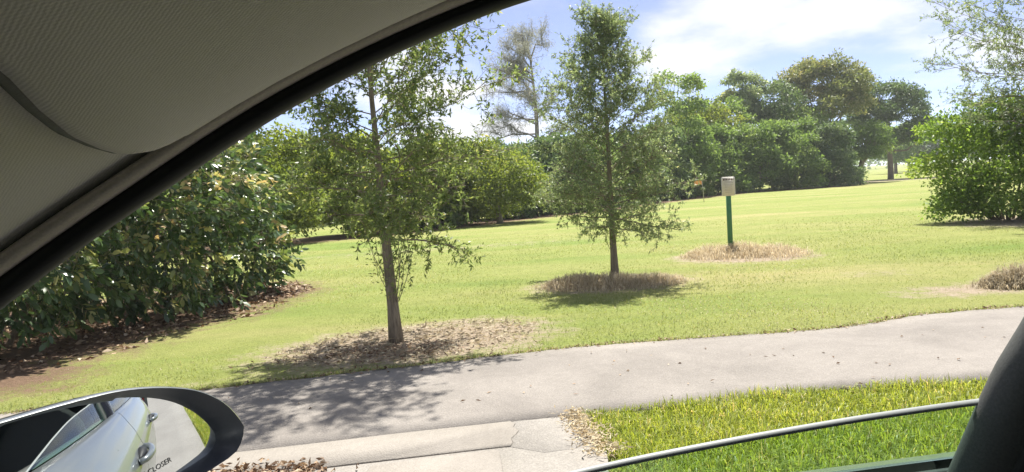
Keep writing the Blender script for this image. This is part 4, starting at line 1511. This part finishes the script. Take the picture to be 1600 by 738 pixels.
# outer roof skin
b_ = MB()
rus = np.concatenate([np.linspace(0.44, -0.6, 24), np.linspace(-0.7, -2.2, 14)])
hr = []
for u in rus:
    zt = z_trim(u)
    vt = v_pl(zt) + 0.03
    w = (vt - VC) * np.linspace(0, 1, 14) ** 1.4
    hr.append([(-u, vt - a, zt + 0.03 + 1.05 * rise(a) + ZC) for a in w])
hr = np.array(hr)
ho = hr[:, ::-1].copy()
ho[:, :, 1] = 2 * VC - ho[:, :, 1]
b_.grid(np.concatenate([hr, ho[:, 1:]], 1))
for sgn in (0, 1):        # outer skin of the windscreen pillars
    P_ = []
    for u in np.linspace(0.80, 0.44, 12):
        zt = z_trim(u)
        vt = v_pl(zt) + 0.03
        r_ = [(-u, vt - a, zt + 0.03 + 1.05 * rise(a) + ZC) for a in (0, 0.03, 0.06, 0.10)]
        P_.append([(x, 2 * VC - y, z) for x, y, z in r_] if sgn else r_)
    b_.grid(P_, bool(sgn))
b_.build('roof', M['paint'], car, True)

# windscreen and rear screen
Gs = []
for v in np.linspace(-1, 1, 15):
    col_ = []
    for f in np.linspace(0, 1, 8):
        u = 0.40 + 0.62 * f
        z = 1.475 - 0.47 * f + 0.045 * math.sin(f * PI) - 0.05 * (v * v) * (1 - 0.3 * f)
        hw = 0.58 + 0.14 * f
        col_.append((-u + 0.10 * v * v * f, VC + v * hw, z + ZC))
    Gs.append(col_)
b_ = MB()
b_.grid(Gs)
b_.build('windscreen', M['windscreen'], car, True)
Gs = [[(2.12 + 0.38 * f - 0.06 * v * v, VC + v * (0.56 + 0.1 * f), 1.55 - 0.42 * f - 0.04 * v * v + ZC) for f in np.linspace(0, 1, 6)] for v in np.linspace(-1, 1, 11)]
b_ = MB()
b_.grid(Gs, True)
b_.build('rear_screen', M['dark_glass'], car, True)

# body side panels
PROF = [(1.142, 0.668), (1.139, 0.690), (1.130, 0.702), (1.115, 0.712), (1.05, 0.755), (0.97, 0.795), (0.945, 0.806), (0.93, 0.806), (0.85, 0.818), (0.72, 0.828), (0.6, 0.828), (0.50, 0.82), (0.42, 0.80), (0.36, 0.785), (0.30, 0.75)]
PZ = np.array([p[0] for p in PROF])[::-1]
PV = np.array([p[1] for p in PROF])[::-1]


def plan(u):
    t = 0.0
    if u > 0.9:
        t = 0.13 * ((u - 0.9) / 1.0) ** 2
    if u < -1.3:
        t = 0.09 * ((-1.3 - u) / 1.0) ** 2
    return t


def belt_drop(u):
    return 0.10 * max(0, u - 0.75) ** 1.2 + (0.05 * max(0, -1.5 - u))


AX = [(1.42, 0.33), (-1.50, 0.33)]


def panel(name, u0, u1, parent=car, mat='paint', step=0.04):
    us_ = np.linspace(u0, u1, max(3, int(abs(u1 - u0) / step)))
    G = []
    for u in us_:
        zlo = 0.30
        for ua, za in AX:
            rr2 = 0.40 ** 2 - (u - ua) ** 2
            if rr2 > 0:
                zlo = max(zlo, za + math.sqrt(rr2))
        col_ = []
        for z in PROF:
            zz = max(z[0], zlo)
            col_.append((-u, np.interp(zz, PZ, PV) - plan(u), zz - belt_drop(u) * (zz > 0.75) + ZC))
        # turned-in edge
        x, y, z = col_[-1]
        col_.append((x, y - 0.05, z))
        G.append(col_)
    b = MB()
    b.grid(G, True)
    return b.build(name, M[mat], parent, True)


fd = panel('front_door', 0.70, -0.590)
rdr = panel('rear_door', -0.597, -1.46)
qp = panel('rear_quarter', -1.467, -2.45)
fe = panel('front_wing', 2.0, 0.707)
for o in (fd, rdr, qp, fe):
    mirror_copy(o)


def handle(parent, u, z):
    """pull handle with bowl behind it"""
    v = float(np.interp(z, PZ, PV))
    b = MB()
    q = np.linspace(0, 1, 11)
    pts = np.stack([-(u - 0.11 + 0.22 * q), v + 0.004 + 0.042 * np.sin(q * PI) ** 0.5, z + ZC + 0 * q], 1)
    b.tube(pts, 0.013 + 0.004 * np.sin(q * PI), 8)
    b.build('door_handle', M['paint'], parent, True)
    b = MB()
    pts = np.stack([-(u - 0.07 + 0.14 * q), v + 0.001 + 0 * q, z + ZC + 0 * q], 1)
    b.tube(pts, 0.024 * np.sin(q * PI * 0.96 + 0.06) + 0.003, 10)
    b.build('handle_bowl', M['black_trim'], parent, True)


handle(fd, -0.46, 0.97)
handle(rdr, -1.30, 0.97)


def belt_strip(name, u0, u1, parent):
    b = MB()
    us_ = np.linspace(u0, u1, 24)
    G = []
    for u in us_:
        z = 1.142 - belt_drop(u)
        G.append([(-u, 0.6665 - plan(u), z - 0.022 + ZC), (-u, 0.6665 - plan(u), z - 0.009 + ZC), (-u, 0.661 - plan(u), z - 0.006 + ZC), (-u, 0.655 - plan(u), z - 0.008 + ZC), (-u, 0.653 - plan(u), z - 0.022 + ZC)])
    b.grid(G)
    return b.build(name, M['black_trim'], parent, True)


belt_strip('belt_moulding', 0.70, -0.59, fd)
belt_strip('belt_moulding', -0.597, -1.46, rdr)

# inner door trims, dark
b_ = MB()
us_ = np.linspace(0.70, -2.3, 30)
b_.grid([[(-u, 0.640, 1.132 + ZC), (-u, 0.63, 1.137 + ZC), (-u, 0.60, 1.13 + ZC), (-u, 0.588, 1.10 + ZC), (-u, 0.60, 0.9 + ZC), (-u, 0.56, 0.84 + ZC), (-u, 0.60, 0.78 + ZC), (-u, 0.62, 0.34 + ZC)] for u in us_])
dt = b_.build('door_trim', M['dark_plastic'], car, True)
mirror_copy(dt)
b_ = MB()
b_.box((-2.0, -0.93, 0.26 + ZC), (2.4, 0.74, 0.33 + ZC))
b_.build('floor', M['dark_plastic'], car)

# window glass, nearly lowered
GU = np.array([0.62, 0.30, 0.14, 0.02, -0.06, -0.149, -0.257, -0.372, -0.472, -0.544, -0.62])
GT = np.array([0.98, 1.09, 1.136, 1.163, 1.179, 1.194, 1.204, 1.212, 1.216, 1.217, 1.217])
us_ = np.linspace(0.60, -0.60, 60)
zt_ = np.interp(-us_, -GU, GT)
zt_[3:-3] = np.convolve(zt_, np.ones(7) / 7, 'valid')
inn_, out_ = [], []
for u, zt in zip(us_, zt_):
    zz = np.linspace(0.85, zt, 5)
    inn_.append([(-u, v_pl(z) - 0.0028, z + ZC) for z in zz])
    out_.append([(-u, v_pl(z) + 0.0028, z + ZC) for z in zz])
b_ = MB()
b_.grid(inn_)
wg = b_.build('window_glass', M['window_glass'], car, True)
b_ = MB()
G = []
for a, c in zip(inn_, out_):
    a, c = np.array(a[-1]), np.array(c[-1])
    m_ = (a + c) / 2
    G.append([a - (0, 0.0004, 0.0022), a - (0, 0.0009, 0.0004), a * .8 + c * .2 + (0, 0, .0014), m_ + (0, 0, .0026), a * .2 + c * .8 + (0, 0, .0026), c - (0, 0, 0.0004)])
b_.grid(np.array(G), True)
b_.build('glass_rim', M['glass_edge'], wg, True)

# rear side glass, dark, and the far side windows
def side_glass(name, u0, u1, mat, side=1, low=1.13):
    us2 = np.linspace(u0, u1, 26)
    G = []
    for u in us2:
        zz = np.linspace(low - belt_drop(u), z_out(u) + 0.004, 6)
        G.append([(-u, (v_pl(z) + 0.006) if side > 0 else 2 * VC - v_pl(z) - 0.006, z + ZC) for z in zz])
    b = MB()
    b.grid(G, side < 0)
    return b.build(name, M[mat], car, True)


side_glass('rear_side_glass', -0.70, -2.05, 'dark_glass')
side_glass('rear_side_glass', -0.70, -2.05, 'dark_glass', -1)
side_glass('driver_window', 0.60, -0.60, 'dark_glass', -1)  # unseen from the camera; dark tint added to cut cabin light
us3 = np.linspace(-0.6, -2.2, 30)
rf = strip('rear_door_frame', s_frame, M['black_trim'], us=us3)
mirror_copy(rf)

# B-pillar: inner trim with rounded front edge, a belt-webbing ridge, and black outer cover
BP = arr([(z_, u_ + 0.006) for z_, u_ in [(1.00, -0.505), (1.138, -0.530), (1.165, -0.534), (1.218, -0.542), (1.254, -0.549), (1.302, -0.566), (1.40, -0.592), (1.55, -0.632), (1.66, -0.662)]])
zz = np.linspace(0.95, 1.655, 40)
G = []
for z in zz:
    u = np.interp(z, BP[:, 0], BP[:, 1])
    v = v_pl(z)
    sec = [(u - 0.010, v + 0.004), (u + 0.0, v - 0.008), (u + 0.001, v - 0.020), (u - 0.003, v - 0.034), (u - 0.012, v - 0.044), (u - 0.026, v - 0.050), (u - 0.05, v - 0.054), (u - 0.085, v - 0.056), (u - 0.12, v - 0.054),
           (u - 0.145, v - 0.046), (u - 0.16, v - 0.03), (u - 0.165, v + 0.004)]
    G.append([(-a, c, z + ZC) for a, c in sec])
b_ = MB()
b_.grid(G, True)
bp = b_.build('centre_pillar_trim', M['dark_plastic'], car, True)
mirror_copy(bp)
b_ = MB()
G = []
for z in zz:
    u = np.interp(z, BP[:, 0], BP[:, 1])
    v = v_pl(z)
    c = u - 0.047 - 0.01 * (1.3 - z)
    G.append([(-(c + a), v - 0.0545 - o_, z + ZC) for a, o_ in ((0.024, -0.006), (0.0235, 0.0016), (0.018, 0.0022), (-0.018, 0.0032), (-0.0235, 0.0026), (-0.024, -0.006))])
b_.grid(G, True)
b_.build('seat_belt', simple_mat('belt_webbing', (0.045, 0.046, 0.045), 0.8, 0, 700, 0.3, 0.3, 0.0006, 0, 0.2), car, True)
G = []
for z in zz:
    u = np.interp(z, BP[:, 0], BP[:, 1])
    v = v_pl(z)
    G.append([(-(u - a), v + o_, z + ZC) for a, o_ in ((0.018, 0.006), (0.030, 0.02), (0.036, 0.026), (0.10, 0.026), (0.13, 0.012))])
b_ = MB()
b_.grid(G)
oc = b_.build('pillar_cover', M['black_gloss'], car, True)
mirror_copy(oc)


# seats
def seat(name, u, v):
    root = MB()

    def puff(b, c, s, k=3.2, tilt=0.0, n=14):
        th = np.linspace(-PI / 2, PI / 2, n)
        ph = np.linspace(-PI, PI, 2 * n)
        f = lambda w: np.sign(w) * np.abs(w) ** (2 / k)
        G = []
        for a in th:
            r_ = []
            for p in ph:
                x, y, z = s[0] * f(math.cos(a)) * f(math.cos(p)), s[1] * f(math.cos(a)) * f(math.sin(p)), s[2] * f(math.sin(a))
                x, z = x * math.cos(tilt) + z * math.sin(tilt), -x * math.sin(tilt) + z * math.cos(tilt)
                r_.append((c[0] + x, c[1] + y, c[2] + z))
            G.append(r_)
        b.grid(G)
    b = MB(); puff(b, (-u - 0.28, v, 0.60), (0.27, 0.25, 0.09))
    s_ = b.build(name, M['seat'], car, True)
    b = MB(); puff(b, (-u + 0.07, v, 0.90), (0.075, 0.24, 0.33), 3.0, 0.22)
    b.build('backrest', M['seat'], s_, True)
    b = MB(); puff(b, (-u + 0.20, v, 1.31), (0.05, 0.13, 0.09), 2.6, 0.15)
    h_ = b.build('headrest', M['seat'], s_, True)
    for dv in (-0.06, 0.06):
        b = MB(); b.tube([(-u + 0.15, v + dv, 1.12), (-u + 0.19, v + dv, 1.28)], 0.006, 8)
        b.build('headrest_post', M['chrome'], h_)
    b = MB(); b.box((-u - 0.5, v - .2, 0.31), (-u - 0.05, v + .2, 0.54))
    b.build('seat_base', M['dark_plastic'], s_)


seat('passenger_seat', -0.62, 0.27)
seat('driver_seat', -0.62, -0.50)
b_ = MB()
b_.box((1.25, -0.75, 0.32), (1.75, 0.55, 0.66))
b_.box((1.68, -0.75, 0.62), (1.88, 0.55, 1.18))
b_.build('rear_seat', M['seat'], car)
# dashboard
b_ = MB()
b_.grid([[(-1.10, v, 1.00), (-0.95, v, 1.03), (-0.80, v, 1.02), (-0.72, v, 0.97), (-0.70, v, 0.86), (-0.76, v, 0.72), (-0.80, v, 0.33)] for v in np.linspace(-0.88, 0.66, 12)])
b_.build('dashboard', M['dark_plastic'], car, True)
# bonnet, nose, tail
Gh = [[(-u, VC + v * (0.80 - plan(u)), 1.06 - 0.10 * (u - 0.9) - 0.10 * max(0, u - 1.5) ** 1.5 * 3 - 0.06 * v * v + ZC) for u in np.linspace(0.95, 2.02, 14)] for v in np.linspace(-1, 1, 15)]
b_ = MB(); b_.grid(Gh, True); b_.build('bonnet', M['paint'], car, True)
Gn = [[(-2.0 - 0.16 * math.sin(f * PI) * (1 - .5 * v * v) + 0.05 * v * v, VC + v * 0.78, 0.28 + 0.58 * (1 - f) + ZC) for f in np.linspace(0, 1, 9)] for v in np.linspace(-1, 1, 13)]
b_ = MB(); b_.grid(Gn, True); fb = b_.build('front_bumper', M['paint'], car, True)
Gn = [[(2.42 + 0.12 * math.sin(f * PI * .9) * (1 - .4 * v * v) - 0.04 * v * v, VC + v * 0.82, 0.30 + 0.84 * (1 - f) + ZC) for f in np.linspace(0, 1, 9)] for v in np.linspace(-1, 1, 13)]
b_ = MB(); b_.grid(Gn); tg = b_.build('tailgate', M['paint'], car, True)
for s_ in (-1, 1):
    b_ = MB()
    b_.box((2.40, VC + s_ * 0.70 - .08, 0.86), (2.50, VC + s_ * 0.70 + .08, 1.02))
    b_.build('tail_lamp', M['lamp_red'], tg)
    b_ = MB()
    b_.box((-2.10, VC + s_ * 0.60 - .12, 0.68), (-2.00, VC + s_ * 0.60 + .12, 0.78))
    b_.build('headlight', M['lamp_clear'], fb)


def wheel(u, v, side):
    prof = [(0.20, -.10), (0.30, -.105), (0.325, -.09), (0.335, -.05), (0.335, .05), (0.325, .09), (0.30, .105), (0.20, .10)]
    b = MB()
    G = [[(-u + r * math.cos(a), v + side * y, 0.335 + ZC + 0.008 + r * math.sin(a)) for r, y in prof] for a in np.linspace(0, 2 * PI, 37)]
    b.grid(G, side > 0)
    w = b.build('wheel', M['tyre'], car, True)
    b = MB()
    G = [[(-u + r * math.cos(a), v + side * y, 0.335 + ZC + 0.008 + r * math.sin(a)) for r, y in [(0.205, .10), (0.19, .06), (0.15, .07), (0.05, .085), (0.001, .085)]] for a in np.linspace(0, 2 * PI, 37)]
    b.grid(G, side > 0)
    b.build('rim', M['chrome'], w, True)


for u in (1.42, -1.50):
    wheel(u, 0.69, 1)
    wheel(u, 2 * VC - 0.69, -1)

# ---- wing mirror: local frame on the mirror face
MO = np.array([-0.3258, 0.8145, 1.2147 + ZC])
nf = unit(np.array([0.78, -0.62, 0.0]))            # towards the rear and the cabin
tx = np.array([0.62, 0.78, 0.0]) / math.hypot(.62, .78)   # outwards along the face
tz = np.array([0, 0, 1.0])


def chaikin(p, it=3):
    p = np.array(p, float)
    for _ in range(it):
        q = np.roll(p, -1, 0)
        p = np.stack([.75 * p + .25 * q, .25 * p + .75 * q], 1).reshape(-1, 2)
    return p


def resample(p, n):
    p = np.vstack([p, p[:1]])
    s = np.concatenate([[0], np.cumsum(np.linalg.norm(np.diff(p, axis=0), axis=1))])
    t = np.linspace(0, s[-1], n + 1)[:-1]
    return np.stack([np.interp(t, s, p[:, 0]), np.interp(t, s, p[:, 1])], 1)


OUTL = [(-0.112, 0.030), (-0.098, 0.046), (-0.0701, 0.0462), (-0.0249, 0.0466), (0.0254, 0.0452), (0.0619, 0.0395), (0.1011, 0.0290), (0.1335, 0.0160), (0.1670, -0.0084), (0.1895, -0.0409), (0.1920, -0.0505), (0.1790, -0.0745),
        (0.1571, -0.0790), (0.1305, -0.0835), (0.07, -0.093), (-0.02, -0.098), (-0.085, -0.094), (-0.108, -0.07), (-0.115, -0.02)]
GLS = [(-0.094, 0.024), (-0.083, 0.0375), (-0.0259, 0.0364), (0.024, 0.0318), (0.0507, 0.0267), (0.0794, 0.0180), (0.1055, 0.0053), (0.1306, -0.0144), (0.1495, -0.0369), (0.1575, -0.0520), (0.1530, -0.0635), (0.1412, -0.0695),
       (0.105, -0.0745), (0.05, -0.083), (-0.02, -0.087), (-0.078, -0.083), (-0.094, -0.066), (-0.097, -0.02)]
NP = 96


def polar_match(p, c):
    """resample a closed outline by angle about c, so that rings pair up"""
    p = chaikin(p, 2)
    a = np.unwrap(np.arctan2(p[:, 1] - c[1], p[:, 0] - c[0]))
    r = np.hypot(p[:, 0] - c[0], p[:, 1] - c[1])
    if a[-1] < a[0]:
        a, r = a[::-1], r[::-1]
    a0 = np.concatenate([a - 2 * PI, a, a + 2 * PI])
    r0_ = np.concatenate([r, r, r])
    o_ = np.argsort(a0)
    an = np.linspace(0, 2 * PI, NP, endpoint=False)
    rad = np.interp(an, a0[o_], r0_[o_])
    return np.stack([c[0] + rad * np.cos(an), c[1] + rad * np.sin(an)], 1)


MC = np.array([0.035, -0.025])
OU = polar_match(OUTL, MC)
GL = polar_match(GLS, MC) - MC
GL = MC + GL * np.stack([np.where(GL[:, 0] > 0, 1.075, 1.0), np.where(GL[:, 0] > 0, 1.05, 1.0)], 1)


def face(p, depth):
    p = np.asarray(p)
    d = np.broadcast_to(np.asarray(depth, float), (len(p),))
    return MO + p[:, :1] * tx + p[:, 1:] * tz + d[:, None] * nf


def ring_mesh(rings, name, mat, parent, close_last=False, flip=False):
    b = MB()
    G = np.stack(rings)
    G = np.concatenate([G, G[:, :1]], 1)
    b.grid(G, flip)
    return b.build(name, mat, parent, True)


sc = lambda p, k: MC + (p - MC) * k
md = MB()
shell = [face(sc(OU, d_[0]), d_[1]) for d_ in ((0.985, 0.003), (1.0, 0.001), (1.004, -0.003), (0.985, -0.010), (0.93, -0.030), (0.84, -0.055), (0.70, -0.078), (0.50, -0.094), (0.25, -0.102), (0.01, -0.104))]
mir = ring_mesh(shell, 'side_mirror', M['paint'], car, flip=True)
# arm to the door
b_ = MB()
b_.tube(np.array([face(np.array([[-0.07, -0.06]]), -0.05)[0], (-0.41, 0.70, 1.145), (-0.44, 0.655, 1.13)]), [0.035, 0.032, 0.035], 12)
b_.build('mirror_arm', M['bezel'], mir, True)
# convex mirror glass
RC = 0.8
MN = (0.028, -0.03)        # aim of the glass: tilt sideways / up


def gl_depth(p):
    d = p - MC
    return -0.0150 - (d ** 2).sum(1) / (2 * RC) + d[:, 0] * MN[0] + d[:, 1] * MN[1]


rings = []
for k in np.linspace(1.0, 0.0, 22):
    p = sc(GL, max(k, 0.004))
    rings.append(face(p, gl_depth(p)))
mg = ring_mesh(rings, 'mirror_glass', M['mirror'], mir)
bz = [face(sc(OU, 0.986), 0.0032), face(sc(OU, 0.972), 0.002), face(sc(OU, 0.972) * .7 + GL * .3, -0.004), face(sc(OU, 0.97) * .35 + GL * .65, -0.010), face(sc(GL, 1.0), gl_depth(GL) + 0.001), face(sc(GL, 0.992), gl_depth(GL) - 0.001)]
ring_mesh(bz, 'bezel', M['bezel'], mir)
# etched wording on the glass
tcv = bpy.data.curves.new('etched_text', 'FONT')
tcv.body = 'OBJECTS IN MIRROR ARE CLOSER'
tcv.size = 0.0088
tcv.align_x = 'RIGHT'
tob = bpy.data.objects.new('etched_text_source', tcv)
COL.objects.link(tob)
bpy.context.view_layer.update()
dg = bpy.context.evaluated_depsgraph_get()
tme = bpy.data.meshes.new_from_object(tob.evaluated_get(dg))
bpy.data.objects.remove(tob)
co = np.empty(len(tme.vertices) * 3, np.float32)
tme.vertices.foreach_get('co', co)
co = co.reshape(-1, 3)
ra = math.radians(9)
p2 = np.stack([0.0975 + co[:, 0] * math.cos(ra) - co[:, 1] * math.sin(ra), -0.0600 + co[:, 0] * math.sin(ra) + co[:, 1] * math.cos(ra)], 1)
# bend the line to run level further in
tme.vertices.foreach_set('co', face(p2, gl_depth(p2) + 0.0006).astype(np.float32).ravel())
tme.update()
tme.materials.clear()
tme.materials.append(simple_mat('etching', (0.16, 0.15, 0.14), 0.7))
obj('etched_text', tme, mg)

# ================================================================== GLARE VEIL (volume added to imitate lens glare)
b_ = MB()
b_.box((-420, -60, -1.2), (420, 430, 16.5))
veil_mat, hn, hl, ho_ = mat_new('thin_glare_veil')
pv = nd(hn, 'ShaderNodeVolumePrincipled')
pv.inputs['Color'].default_value = (0.95, 0.97, 1.0, 1)
pv.inputs['Density'].default_value = 0.0006
pv.inputs['Anisotropy'].default_value = 0.3
hl.new(pv.outputs[0], ho_.inputs['Volume'])
tag(b_.build('glare_veil', veil_mat), 'thin bright volume added to imitate veiling lens glare over far lawn and trees', 'glare_veil', kind='stuff')

scene.render.engine = 'CYCLES'
scene.cycles.max_bounces = 10
scene.cycles.transparent_max_bounces = 16
scene.cycles.use_denoising = True
